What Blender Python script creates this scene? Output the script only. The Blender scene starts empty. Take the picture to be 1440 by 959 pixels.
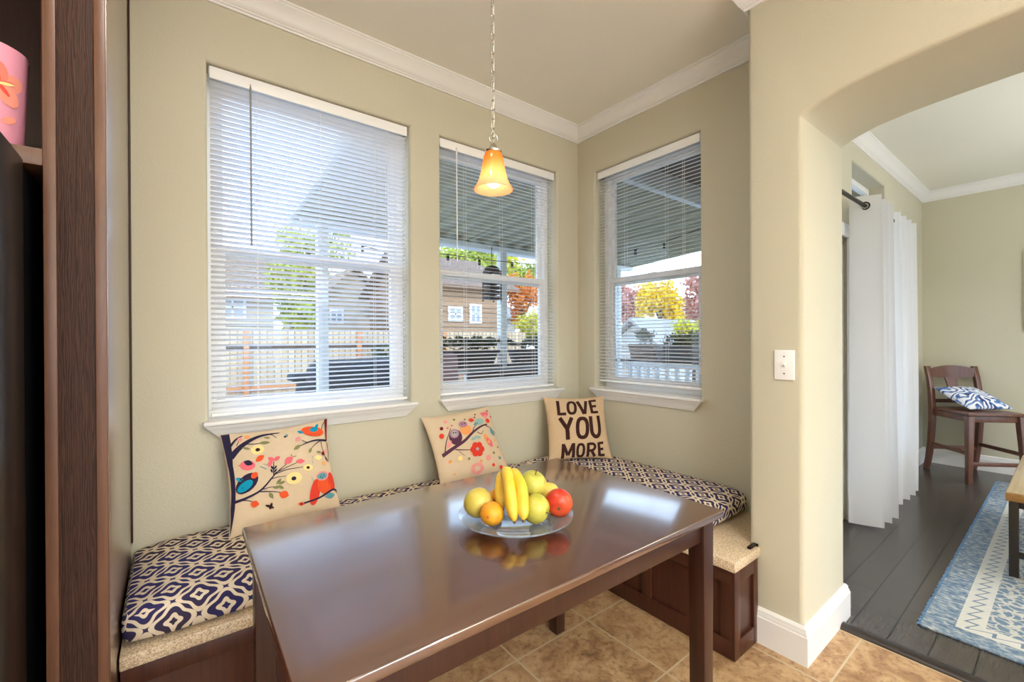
import bpy, bmesh, math, random
from mathutils import Vector, Matrix
random.seed(7)
S = bpy.context.scene
COL = S.collection
PI = math.pi
V = Vector

# ------------------------------------------------------------------ materials
def sl(c):
    return tuple((x / 12.92 if x <= .04045 else ((x + .055) / 1.055) ** 2.4) for x in c)
def rgb(r, g, b): return sl((r / 255, g / 255, b / 255)) + (1,)

class NT:
    def __init__(s, name):
        s.m = bpy.data.materials.new(name); s.m.use_nodes = True
        s.t = s.m.node_tree; s.t.nodes.clear()
        s.out = s.n('ShaderNodeOutputMaterial')
    def n(s, t, **k):
        nd = s.t.nodes.new(t)
        for a, b in k.items(): setattr(nd, a, b)
        return nd
    def l(s, a, b): s.t.links.new(a, b)
    def val(s, sock, v):
        if hasattr(v, 'is_output') or isinstance(v, bpy.types.NodeSocket): s.l(v, sock)
        else: sock.default_value = v
    def math(s, op, a, b=0., c=None, clamp=False):
        m = s.n('ShaderNodeMath', operation=op); m.use_clamp = clamp
        s.val(m.inputs[0], a); s.val(m.inputs[1], b)
        if c is not None: s.val(m.inputs[2], c)
        return m.outputs[0]
    def mix(s, f, a, b):
        m = s.n('ShaderNodeMix', data_type='RGBA')
        s.val(m.inputs[0], f); s.val(m.inputs[6], a); s.val(m.inputs[7], b)
        return m.outputs[2]
    def ramp(s, f, stops, interp='LINEAR'):
        r = s.n('ShaderNodeValToRGB'); r.color_ramp.interpolation = interp
        e = r.color_ramp.elements
        while len(e) < len(stops): e.new(.5)
        for i, (p, c) in enumerate(stops): e[i].position = p; e[i].color = c
        s.val(r.inputs[0], f); return r.outputs[0]
    def noise(s, vec=None, scale=5, detail=3, rough=.5, dist=0):
        n = s.n('ShaderNodeTexNoise'); n.inputs['Scale'].default_value = scale
        n.inputs['Detail'].default_value = detail; n.inputs['Roughness'].default_value = rough
        n.inputs['Distortion'].default_value = dist
        if vec is not None: s.l(vec, n.inputs['Vector'])
        return n.outputs['Fac']
    def mapping(s, vec, scale=(1, 1, 1), loc=(0, 0, 0), rot=(0, 0, 0)):
        m = s.n('ShaderNodeMapping'); s.l(vec, m.inputs[0])
        m.inputs['Scale'].default_value = scale; m.inputs['Location'].default_value = loc; m.inputs['Rotation'].default_value = rot
        return m.outputs[0]
    def geo(s): return s.n('ShaderNodeNewGeometry').outputs['Position']
    def obj(s): return s.n('ShaderNodeTexCoord').outputs['Object']
    def uv(s): return s.n('ShaderNodeTexCoord').outputs['UV']
    def xyz(s, vec):
        x = s.n('ShaderNodeSeparateXYZ'); s.l(vec, x.inputs[0]); return x.outputs
    def bump(s, h, strength=.2, dist=.01):
        b = s.n('ShaderNodeBump'); b.inputs['Strength'].default_value = strength; b.inputs['Distance'].default_value = dist
        s.l(h, b.inputs['Height']); return b.outputs[0]
    def bsdf(s, color, rough=.5, bump=None, **k):
        p = s.n('ShaderNodeBsdfPrincipled')
        s.val(p.inputs['Base Color'], color); s.val(p.inputs['Roughness'], rough)
        if bump is not None: s.l(bump, p.inputs['Normal'])
        for a, b in k.items(): s.val(p.inputs[a.replace('_', ' ')], b)
        s.l(p.outputs[0], s.out.inputs[0]); return p
    def done(s): return s.m

def plain(name, c, rough=.5, nscale=0, namt=.1, bump=0, bscale=200, **k):
    t = NT(name); col = c; b = None
    if nscale:
        f = t.noise(t.obj(), nscale, 4)
        d = tuple(x * (1 - namt) for x in c[:3]) + (1,); l = tuple(min(1, x * (1 + namt)) for x in c[:3]) + (1,)
        col = t.mix(f, d, l)
    if bump: b = t.bump(t.noise(t.obj(), bscale, 2), bump, .003)
    t.bsdf(col, rough, b, **k); return t.done()

def wood(name, dark, light, axis='Z', rough=.35, scale=1., bump=.05, **k):
    t = NT(name)
    sc = {'X': (1.2, 22, 22), 'Y': (22, 1.2, 22), 'Z': (22, 22, 1.2)}[axis]
    v = t.mapping(t.obj(), tuple(x * scale for x in sc))
    f = t.noise(v, 3, 5, .6, .6)
    g = t.noise(t.mapping(t.obj(), tuple(x * scale * 5 for x in sc)), 4, 2, .5)
    ff = t.math('ADD', t.math('MULTIPLY', f, .75), t.math('MULTIPLY', g, .25))
    t.bsdf(t.ramp(ff, [(.3, dark), (.7, light)]), rough, t.bump(g, bump, .002), **k); return t.done()

def wall_mat(name, c):
    t = NT(name); p = t.geo()
    h = t.noise(p, 130, 3, .55)
    f = t.noise(p, 1.3, 2)
    col = t.mix(f, tuple(x * .97 for x in c[:3]) + (1,), tuple(x * 1.03 for x in c[:3]) + (1,))
    t.bsdf(col, .62, t.bump(h, .35, .004), Specular_IOR_Level=.25); return t.done()

M = {}
M['paint'] = wall_mat('khaki_wall_paint', rgb(203, 198, 177))
M['ceil'] = wall_mat('ceiling_paint', rgb(240, 238, 226))
M['white'] = plain('white_trim_paint', rgb(236, 235, 233), .35)
M['vinyl'] = plain('white_vinyl', rgb(250, 250, 250), .35)
def blind_m():
    t = NT('white_blind_slat')
    d = t.n('ShaderNodeBsdfPrincipled'); d.inputs['Base Color'].default_value = rgb(250, 250, 250); d.inputs['Roughness'].default_value = .4
    tr = t.n('ShaderNodeBsdfTranslucent'); tr.inputs[0].default_value = rgb(250, 250, 252)
    mx = t.n('ShaderNodeMixShader'); mx.inputs[0].default_value = .6
    t.l(d.outputs[0], mx.inputs[1]); t.l(tr.outputs[0], mx.inputs[2]); t.l(mx.outputs[0], t.out.inputs[0]); return t.done()
M['slat'] = blind_m()
def thin_glass(name, tint=(1, 1, 1, 1), refl=1.0):
    t = NT(name)
    tr = t.n('ShaderNodeBsdfTransparent'); tr.inputs[0].default_value = tint
    gl = t.n('ShaderNodeBsdfGlossy'); gl.inputs['Roughness'].default_value = .02
    g_ = t.n('ShaderNodeNewGeometry'); dt = t.n('ShaderNodeVectorMath', operation='DOT_PRODUCT'); t.l(g_.outputs['Normal'], dt.inputs[0]); t.l(g_.outputs['Incoming'], dt.inputs[1])
    fz = t.math('MULTIPLY_ADD', t.math('POWER', t.math('SUBTRACT', 1., t.math('ABSOLUTE', dt.outputs['Value'])), 5.), .96, .04)
    mx = t.n('ShaderNodeMixShader'); t.l(t.math('MULTIPLY', fz, refl), mx.inputs[0])
    t.l(tr.outputs[0], mx.inputs[1]); t.l(gl.outputs[0], mx.inputs[2]); t.l(mx.outputs[0], t.out.inputs[0]); return t.done()
M['glass'] = thin_glass('window_glass', (.96, .98, .98, 1))
def dish_m():
    m = thin_glass('blue_tinted_glass', (.95, .965, .985, 1), 1.3); t = m.node_tree; out = [n for n in t.nodes if n.type == 'OUTPUT_MATERIAL'][0]; old = out.inputs[0].links[0].from_socket
    d = t.nodes.new('ShaderNodeBsdfDiffuse'); d.inputs[0].default_value = rgb(196, 208, 226); mx = t.nodes.new('ShaderNodeMixShader'); mx.inputs[0].default_value = .10
    t.links.new(old, mx.inputs[1]); t.links.new(d.outputs[0], mx.inputs[2]); t.links.new(mx.outputs[0], out.inputs[0]); return m
M['dish'] = dish_m()
0 and thin_glass('blue_tinted_glass', (.95, .965, .985, 1), 1.3)
M['bulbglass'] = thin_glass('clear_bulb_glass')

def tile_m():
    t = NT('tan_ceramic_floor_tile'); p = t.geo(); x = t.xyz(p)
    u = t.math('DIVIDE', t.math('SUBTRACT', x[0], 1.085), .41); v = t.math('DIVIDE', t.math('SUBTRACT', x[1], .565), .405)
    def line(a):
        f = t.math('FRACT', a); d = t.math('MINIMUM', f, t.math('SUBTRACT', 1., f)); return d
    d = t.math('MINIMUM', line(u), line(v))
    g = t.math('LESS_THAN', d, .009)
    cell = t.n('ShaderNodeCombineXYZ'); t.l(t.math('FLOOR', u), cell.inputs[0]); t.l(t.math('FLOOR', v), cell.inputs[1])
    wn = t.n('ShaderNodeTexWhiteNoise'); t.l(cell.outputs[0], wn.inputs[0])
    ad = t.n('ShaderNodeVectorMath', operation='ADD'); t.l(p, ad.inputs[0])
    sc = t.n('ShaderNodeVectorMath', operation='SCALE'); t.l(wn.outputs[1], sc.inputs[0]); sc.inputs['Scale'].default_value = 7
    t.l(sc.outputs[0], ad.inputs[1])
    n1 = t.noise(ad.outputs[0], 7, 6, .68, .8); n2 = t.noise(ad.outputs[0], 42, 4, .65)
    c = t.ramp(n1, [(.32, rgb(116, 82, 54)), (.45, rgb(164, 128, 90)), (.57, rgb(190, 158, 118)), (.72, rgb(160, 120, 80))])
    c = t.mix(t.ramp(n2, [(.5, (0, 0, 0, 1)), (.72, (.8, .8, .8, 1))]), c, rgb(116, 74, 46))
    c = t.mix(t.math('MULTIPLY', wn.outputs[0], .16), c, rgb(170, 140, 105))
    c = t.mix(g, c, rgb(190, 172, 142))
    h = t.math('ADD', t.math('MULTIPLY', t.math('SUBTRACT', 1., g), 1.), t.math('MULTIPLY', n2, .12))
    t.bsdf(c, .42, t.bump(h, .35, .004)); return t.done()
M['tile'] = tile_m()
def plank_m():
    t = NT('dark_wood_planks'); p = t.geo(); x = t.xyz(p)
    W = .127
    v = t.math('DIVIDE', t.math('SUBTRACT', x[1], .4985), W); row = t.math('FLOOR', v)
    wr = t.n('ShaderNodeTexWhiteNoise', noise_dimensions='1D'); t.l(row, wr.inputs['W'])
    u = t.math('ADD', t.math('DIVIDE', x[0], 1.25), t.math('MULTIPLY', wr.outputs[0], 5.))
    def edge(a, s):
        f = t.math('FRACT', a); return t.math('MULTIPLY', t.math('MINIMUM', f, t.math('SUBTRACT', 1., f)), s)
    d = t.math('MINIMUM', edge(v, W), edge(u, 1.25)); g = t.math('LESS_THAN', d, .003)
    cb = t.n('ShaderNodeCombineXYZ'); t.l(row, cb.inputs[0]); t.l(t.math('FLOOR', u), cb.inputs[1])
    wn = t.n('ShaderNodeTexWhiteNoise'); t.l(cb.outputs[0], wn.inputs[0])
    gr = t.noise(t.mapping(p, (2, 30, 1)), 3, 4, .6, .5)
    c = t.ramp(gr, [(.25, rgb(62, 56, 53)), (.8, rgb(76, 69, 65))])
    c = t.mix(t.math('MULTIPLY', wn.outputs[0], .35), c, rgb(66, 60, 58))
    c = t.mix(g, c, rgb(20, 18, 17))
    t.bsdf(c, .27, t.bump(t.math('SUBTRACT', 1., g), .25, .002), Specular_IOR_Level=.75); return t.done()
M['plank'] = plank_m()
M['table'] = wood('espresso_table_wood', rgb(62, 32, 22), rgb(96, 54, 36), 'X', .2, 1, .03, Coat_Weight=1., Coat_Roughness=.12, Coat_IOR=2.2, IOR=1.6)
M['table_leg'] = wood('espresso_leg_wood', rgb(46, 24, 18), rgb(66, 36, 26), 'Z', .3)
M['bench'] = wood('dark_cherry_cabinet', rgb(56, 28, 20), rgb(82, 44, 30), 'Z', .33)
M['counter'] = None
def speck(name, a, b, c, scale=180):
    t = NT(name); n = t.noise(t.obj(), scale, 3, .7)
    t.bsdf(t.ramp(n, [(.36, b), (.5, a), (.66, c)]), .35); return t.done()
M['counter'] = speck('beige_stone_counter', rgb(206, 184, 152), rgb(160, 132, 104), rgb(232, 216, 190))
M['cab'] = wood('walnut_cabinet_edge', rgb(88, 58, 43), rgb(114, 78, 58), 'Z', .4)
def grain_panel():
    t = NT('dark_grained_veneer'); o = t.obj()
    v = t.mapping(o, (60, 60, 3.0)); n = t.noise(v, 2.2, 4, .6, 1.2)
    w = t.n('ShaderNodeTexWave', wave_type='BANDS', bands_direction='X')
    w.inputs['Scale'].default_value = 80; w.inputs['Distortion'].default_value = 14; w.inputs['Detail'].default_value = 3; w.inputs['Detail Scale'].default_value = 1.4
    t.l(t.mapping(o, (1, 1, .06)), w.inputs['Vector'])
    f = t.math('ADD', t.math('MULTIPLY', n, .5), t.math('MULTIPLY', w.outputs['Fac'], .5))
    t.bsdf(t.ramp(f, [(.2, rgb(44, 29, 24)), (.8, rgb(74, 50, 41))]), .6, t.bump(f, .3, .002), Specular_IOR_Level=.2); return t.done()
M['veneer'] = grain_panel()
M['cabside'] = wood('satin_walnut_side', rgb(96, 66, 50), rgb(120, 86, 66), 'Z', .32, 1, .02, Coat_Weight=1., Coat_Roughness=.25, Coat_IOR=1.9)
M['cabin'] = wood('dark_cabinet_interior', rgb(52, 32, 26), rgb(66, 42, 34), 'Z', .5)
M['fridge'] = plain('black_stainless', rgb(46, 44, 42), .3, Metallic=.7)
M['fridge_dark'] = plain('black_fridge_shell', rgb(12, 12, 14), .4)
M['metal_dark'] = plain('oil_rubbed_bronze', rgb(52, 44, 40), .35, Metallic=.8)
M['nickel'] = plain('brushed_nickel', rgb(190, 184, 172), .25, Metallic=1.)
M['black'] = plain('black_fabric', rgb(20, 20, 22), .8, 30, .3)

def trellis():
    t = NT('navy_cream_trellis_fabric'); u = t.uv()
    nv = t.n('ShaderNodeTexNoise'); nv.inputs['Scale'].default_value = 9; nv.inputs['Detail'].default_value = 1; t.l(u, nv.inputs['Vector'])
    sb = t.n('ShaderNodeVectorMath', operation='SUBTRACT'); t.l(nv.outputs['Color'], sb.inputs[0]); sb.inputs[1].default_value = (.5, .5, .5)
    sc = t.n('ShaderNodeVectorMath', operation='SCALE'); t.l(sb.outputs[0], sc.inputs[0]); sc.inputs['Scale'].default_value = .022
    ad = t.n('ShaderNodeVectorMath', operation='ADD'); t.l(u, ad.inputs[0]); t.l(sc.outputs[0], ad.inputs[1])
    x = t.xyz(ad.outputs[0]); P = .132
    def lat(off):
        q = []
        for a in (0, 1):
            q.append(t.math('SUBTRACT', t.math('FRACT', t.math('ADD', t.math('DIVIDE', x[a], P), off)), .5))
        u2, v2 = t.math('MULTIPLY', q[0], q[0]), t.math('MULTIPLY', q[1], q[1]); r2 = t.math('ADD', t.math('ADD', u2, v2), 1e-5)
        c4 = t.math('SUBTRACT', 1., t.math('DIVIDE', t.math('MULTIPLY', t.math('MULTIPLY', u2, v2), 8.), t.math('MULTIPLY', r2, r2)))
        return t.math('MULTIPLY', t.math('SQRT', r2), t.math('MULTIPLY_ADD', c4, -.20, 1.))
    d = t.math('MINIMUM', lat(.5), lat(0.))
    b = t.math('COSINE', t.math('MULTIPLY', d, 2 * PI / .215))
    m = t.ramp(t.math('MULTIPLY_ADD', b, -.5, .5), [(.60, (0, 0, 0, 1)), (.70, (1, 1, 1, 1))])
    n = t.noise(u, 3, 2)
    dk = t.mix(t.ramp(n, [(.4, (0, 0, 0, 1)), (.65, (1, 1, 1, 1))]), rgb(48, 48, 104), rgb(62, 50, 60))
    wv = t.noise(u, 700, 1)
    t.bsdf(t.mix(m, dk, rgb(226, 210, 186)), .85, t.bump(wv, .15, .001), Specular_IOR_Level=.2); return t.done()
M['trellis'] = trellis()
M['linen'] = plain('natural_linen', rgb(212, 191, 162), .9, 40, .06, .2, 900, Specular_IOR_Level=.1)
M['linen2'] = plain('burlap_linen', rgb(206, 178, 144), .9, 60, .08, .25, 900, Specular_IOR_Level=.1)
M['linen_back'] = plain('tan_pillow_back', rgb(150, 122, 84), .9, 40, .06)
INK = {}
def ink(name, r, g, b):
    if name not in INK: INK[name] = plain('ink_' + name, rgb(r, g, b), .9, Specular_IOR_Level=.1)
    return INK[name]
for n_, c_ in dict(navy=(48, 42, 66), cyan=(20, 146, 178), orange=(226, 88, 48), red=(214, 66, 50), pink=(228, 110, 122), tan=(236, 160, 96),
                   yellow=(240, 216, 150), olive=(132, 132, 88), teal=(96, 150, 160), maroon=(112, 36, 44), plum=(88, 56, 76), mauve=(176, 128, 150),
                   brown=(54, 34, 32), grey=(170, 170, 170), paleteal=(150, 180, 176), rose=(228, 150, 150)).items(): ink(n_, *c_)
LETTER = None
def letter_m():
    t = NT('worn_brown_lettering'); n = t.noise(t.obj(), 160, 3, .7)
    t.bsdf(t.mix(t.ramp(n, [(.66, (0, 0, 0, 1)), (.72, (.7, .7, .7, 1))]), rgb(62, 38, 34), rgb(190, 160, 130)), .9, Specular_IOR_Level=.1); return t.done()
INK['letter'] = letter_m()

def amber():
    t = NT('amber_art_glass'); n = t.noise(t.obj(), 22, 3, .6, .6)
    z = t.xyz(t.obj())[2]
    g = t.ramp(t.math('MULTIPLY_ADD', z, 7.5, t.math('MULTIPLY_ADD', n, .3, -.15)), [(.1, rgb(255, 214, 172)), (.75, rgb(234, 166, 72))])
    tr = t.n('ShaderNodeBsdfTranslucent'); t.l(g, tr.inputs[0])
    di = t.n('ShaderNodeBsdfPrincipled'); t.l(g, di.inputs['Base Color']); di.inputs['Roughness'].default_value = .15
    mx = t.n('ShaderNodeMixShader'); mx.inputs[0].default_value = .45
    t.l(tr.outputs[0], mx.inputs[1]); t.l(di.outputs[0], mx.inputs[2]); t.l(mx.outputs[0], t.out.inputs[0]); return t.done()
M['amber'] = amber()
def emit(name, c, s):
    t = NT(name); e = t.n('ShaderNodeEmission'); e.inputs[0].default_value = c; e.inputs[1].default_value = s
    t.l(e.outputs[0], t.out.inputs[0]); return t.done()
M['bulb'] = emit('lit_bulb', (1, .84, .62, 1), 9)
M['fill_can'] = emit('fill_downlight_glow', (1, .95, .88, 1), 150)  # glow of the added ceiling fill lamps

def fruit(name, a, b, spots=None, rough=.35, scale=9):
    t = NT(name); o = t.obj(); n = t.noise(o, scale, 3, .6)
    c = t.ramp(n, [(.35, a), (.65, b)])
    if spots: c = t.mix(t.ramp(t.noise(o, 60, 3, .7), [(.68, (0, 0, 0, 1)), (.74, (.8, .8, .8, 1))]), c, spots)
    t.bsdf(c, rough); return t.done()
M['apple_y'] = fruit('yellow_apple_skin', rgb(196, 176, 70), rgb(220, 200, 100), rgb(160, 140, 60))
M['apple_g'] = fruit('green_apple_skin', rgb(172, 172, 60), rgb(204, 196, 88), rgb(140, 128, 54))
M['apple_r'] = fruit('red_apple_skin', rgb(186, 32, 28), rgb(216, 84, 44), rgb(226, 130, 80))
M['orange'] = fruit('orange_peel', rgb(232, 146, 28), rgb(240, 176, 44), None, .5, 20)
M['banana'] = fruit('banana_peel', rgb(236, 190, 48), rgb(246, 210, 84), rgb(190, 140, 50), .45, 14)
M['banana_tip'] = plain('banana_stem', rgb(96, 78, 40), .7)
M['pink'] = plain('pink_ceramic', rgb(238, 160, 184), .4, 6, .1)
def sheer():
    t = NT('white_sheer_cotton')
    d = t.n('ShaderNodeBsdfDiffuse'); d.inputs[0].default_value = rgb(244, 244, 246)
    tr = t.n('ShaderNodeBsdfTranslucent'); tr.inputs[0].default_value = rgb(244, 246, 250)
    mx = t.n('ShaderNodeMixShader'); mx.inputs[0].default_value = .45
    t.l(d.outputs[0], mx.inputs[1]); t.l(tr.outputs[0], mx.inputs[2]); t.l(mx.outputs[0], t.out.inputs[0]); return t.done()
M['sheer'] = sheer()
M['stool'] = wood('brown_stool_wood', rgb(84, 52, 40), rgb(116, 76, 58), 'Z', .28, 1, .03)
def paisley():
    t = NT('blue_white_paisley_cotton'); u = t.uv()
    w = t.n('ShaderNodeTexWave', wave_type='RINGS'); w.inputs['Scale'].default_value = 2.0; w.inputs['Distortion'].default_value = 26; w.inputs['Detail'].default_value = 1.5; w.inputs['Detail Scale'].default_value = 1.2
    t.l(u, w.inputs['Vector'])
    m = t.ramp(w.outputs['Fac'], [(.40, (0, 0, 0, 1)), (.47, (1, 1, 1, 1))])
    n = t.noise(u, 7, 2)
    bl = t.mix(t.ramp(n, [(.4, (0, 0, 0, 1)), (.6, (1, 1, 1, 1))]), rgb(44, 62, 124), rgb(110, 146, 206))
    t.bsdf(t.mix(m, bl, rgb(232, 234, 240)), .85); return t.done()
M['paisley'] = paisley()
RX0, RY0 = 2.62, .432
def rug_m():
    t = NT('blue_ivory_woven_rug'); p = t.geo(); x = t.xyz(p)
    du = t.math('SUBTRACT', x[0], RX0); dv = t.math('SUBTRACT', RY0, x[1])
    d = t.math('MINIMUM', du, dv)
    n = t.noise(t.mapping(p, (90, 24, 1)), 1, 3, .6); n2 = t.noise(p, 34, 4, .7)
    mot = t.ramp(t.math('ADD', t.math('MULTIPLY', n, .55), t.math('MULTIPLY', n2, .45)), [(.38, rgb(84, 108, 136)), (.5, rgb(130, 150, 170)), (.6, rgb(192, 194, 192))])
    # zig-zag band
    s = t.math('ADD', x[0], x[1])
    zz = t.math('PINGPONG', t.math('MULTIPLY', s, 1.), .04)
    band = t.math('MULTIPLY', t.math('GREATER_THAN', d, .10), t.math('LESS_THAN', d, .185))
    zl = t.math('LESS_THAN', t.math('ABSOLUTE', t.math('SUBTRACT', t.math('SUBTRACT', d, .122), zz)), .006)
    bc = t.mix(zl, t.mix(n2, rgb(196, 198, 194), rgb(222, 220, 212)), rgb(120, 140, 160))
    vor = t.n('ShaderNodeTexVoronoi', feature='DISTANCE_TO_EDGE'); vor.inputs['Scale'].default_value = 24
    dv_ = t.n('ShaderNodeVectorMath', operation='ADD'); t.l(p, dv_.inputs[0])
    nz = t.n('ShaderNodeTexNoise'); nz.inputs['Scale'].default_value = 26; t.l(p, nz.inputs['Vector'])
    s2 = t.n('ShaderNodeVectorMath', operation='SCALE'); t.l(nz.outputs['Color'], s2.inputs[0]); s2.inputs['Scale'].default_value = .05; t.l(s2.outputs[0], dv_.inputs[1])
    t.l(dv_.outputs[0], vor.inputs['Vector'])
    field = t.mix(t.ramp(vor.outputs['Distance'], [(.06, (1, 1, 1, 1)), (.14, (0, 0, 0, 1))]), t.mix(n, rgb(92, 116, 144), rgb(138, 158, 176)), rgb(200, 200, 194))
    c = t.mix(t.math('GREATER_THAN', d, .185), mot, field); c = t.mix(band, c, bc)
    t.bsdf(c, .95, t.bump(n, .5, .004), Specular_IOR_Level=.1); return t.done()
M['rug'] = rug_m()
M['rug_edge'] = plain('blue_rug_binding', rgb(110, 146, 184), .95, 60, .2)
M['ctop'] = wood('pale_oak_top', rgb(170, 150, 118), rgb(196, 176, 144), 'X', .25)
M['cedge'] = wood('oak_live_edge', rgb(150, 106, 58), rgb(190, 142, 84), 'X', .4)
M['iron'] = plain('dark_iron', rgb(58, 52, 48), .45, Metallic=.4)
# outdoors
def planks_v(name, a, b, W, axis=0, groove=.06):
    t = NT(name); o = t.geo(); x = t.xyz(o); u = t.math('DIVIDE', x[axis], W)
    f = t.math('FRACT', u); d = t.math('MINIMUM', f, t.math('SUBTRACT', 1., f)); g = t.math('LESS_THAN', d, groove)
    wn = t.n('ShaderNodeTexWhiteNoise', noise_dimensions='1D'); t.l(t.math('FLOOR', u), wn.inputs['W'])
    n = t.noise(t.mapping(o, (9, 9, 1) if axis == 0 else (1, 9, 9)), 3, 4)
    c = t.mix(t.math('ADD', t.math('MULTIPLY', wn.outputs[0], .6), t.math('MULTIPLY', n, .4)), a, b)
    c = t.mix(g, c, tuple(v * .35 for v in a[:3]) + (1,))
    t.bsdf(c, .8); return t.done()
M['fence'] = planks_v('weathered_fence_boards', rgb(168, 140, 106), rgb(206, 180, 144), .14)
M['fence_rail'] = plain('orange_cedar', rgb(190, 126, 74), .7, 12, .15)
M['siding'] = planks_v('tan_lap_siding', rgb(150, 116, 86), rgb(172, 138, 106), .2, 2, .07)
M['siding_g'] = planks_v('grey_lap_siding', rgb(172, 168, 160), rgb(190, 186, 178), .2, 2, .07)
M['siding_w'] = planks_v('cream_lap_siding', rgb(186, 168, 142), rgb(200, 184, 158), .2, 2, .07)
M['shingle'] = plain('brown_roof_shingles', rgb(126, 100, 80), .9, 14, .3)
M['shingle_g'] = plain('grey_roof_shingles', rgb(150, 146, 142), .9, 14, .25)
M['patio'] = plain('patio_concrete', rgb(190, 184, 175), .9, 3, .15)
M['alu'] = plain('grey_green_aluminium_pan', rgb(176, 172, 146), .5, 2, .08)
M['alu_w'] = plain('white_aluminium', rgb(226, 232, 236), .45)
M['soffit'] = planks_v('brown_soffit_boards', rgb(84, 66, 48), rgb(104, 82, 60), .1, 0, .04)
M['wicker'] = plain('dark_brown_wicker', rgb(56, 42, 40), .7, 90, .5, .6, 140)
M['mauve'] = plain('mauve_cushion_fabric', rgb(150, 118, 126), .9, 20, .1)
M['slate'] = plain('slate_blue_cushion', rgb(96, 110, 140), .9, 20, .1)
M['soil'] = plain('planter_charcoal', rgb(58, 60, 66), .6, 20, .15)
M['basket'] = plain('brown_basket', rgb(92, 64, 50), .8, 80, .3, .5, 120)
M['rail_cap'] = plain('dark_rail_cap', rgb(60, 52, 46), .5, 10, .2)
def leaf(name, *cs):
    t = NT(name); n = t.noise(t.geo(), 2.2, 3, .7); n2 = t.noise(t.geo(), 19, 1)
    f = t.math('ADD', t.math('MULTIPLY', n, .5), t.math('MULTIPLY', n2, .5))
    k = len(cs)
    c = t.ramp(f, [(.3 + .4 * i / max(1, k - 1), cs[i]) for i in range(k)])
    d = t.n('ShaderNodeBsdfPrincipled'); t.l(c, d.inputs['Base Color']); d.inputs['Roughness'].default_value = .6
    tr = t.n('ShaderNodeBsdfTranslucent'); t.l(c, tr.inputs[0])
    mx = t.n('ShaderNodeMixShader'); mx.inputs[0].default_value = .35
    t.l(d.outputs[0], mx.inputs[1]); t.l(tr.outputs[0], mx.inputs[2]); t.l(mx.outputs[0], t.out.inputs[0]); return t.done()
M['leaf_g'] = leaf('green_leaves', rgb(112, 130, 40), rgb(170, 180, 62), rgb(206, 200, 90))
M['leaf_d'] = leaf('dark_green_leaves', rgb(44, 58, 34), rgb(84, 100, 52))
M['leaf_y'] = leaf('yellow_leaves', rgb(222, 182, 20), rgb(250, 222, 50))
M['leaf_yg'] = leaf('yellow_green_leaves', rgb(176, 178, 40), rgb(228, 210, 60))
M['leaf_o'] = leaf('orange_leaves', rgb(214, 110, 30), rgb(240, 164, 60))
M['leaf_p'] = leaf('russet_pink_leaves', rgb(176, 112, 100), rgb(214, 158, 136))
M['bark'] = plain('tree_bark', rgb(82, 66, 52), .9, 20, .2)

# ------------------------------------------------------------------ mesh kit
def world_of(o):
    m = Matrix.Identity(4)
    while o is not None: m = o.matrix_basis @ m; o = o.parent
    return m

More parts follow.
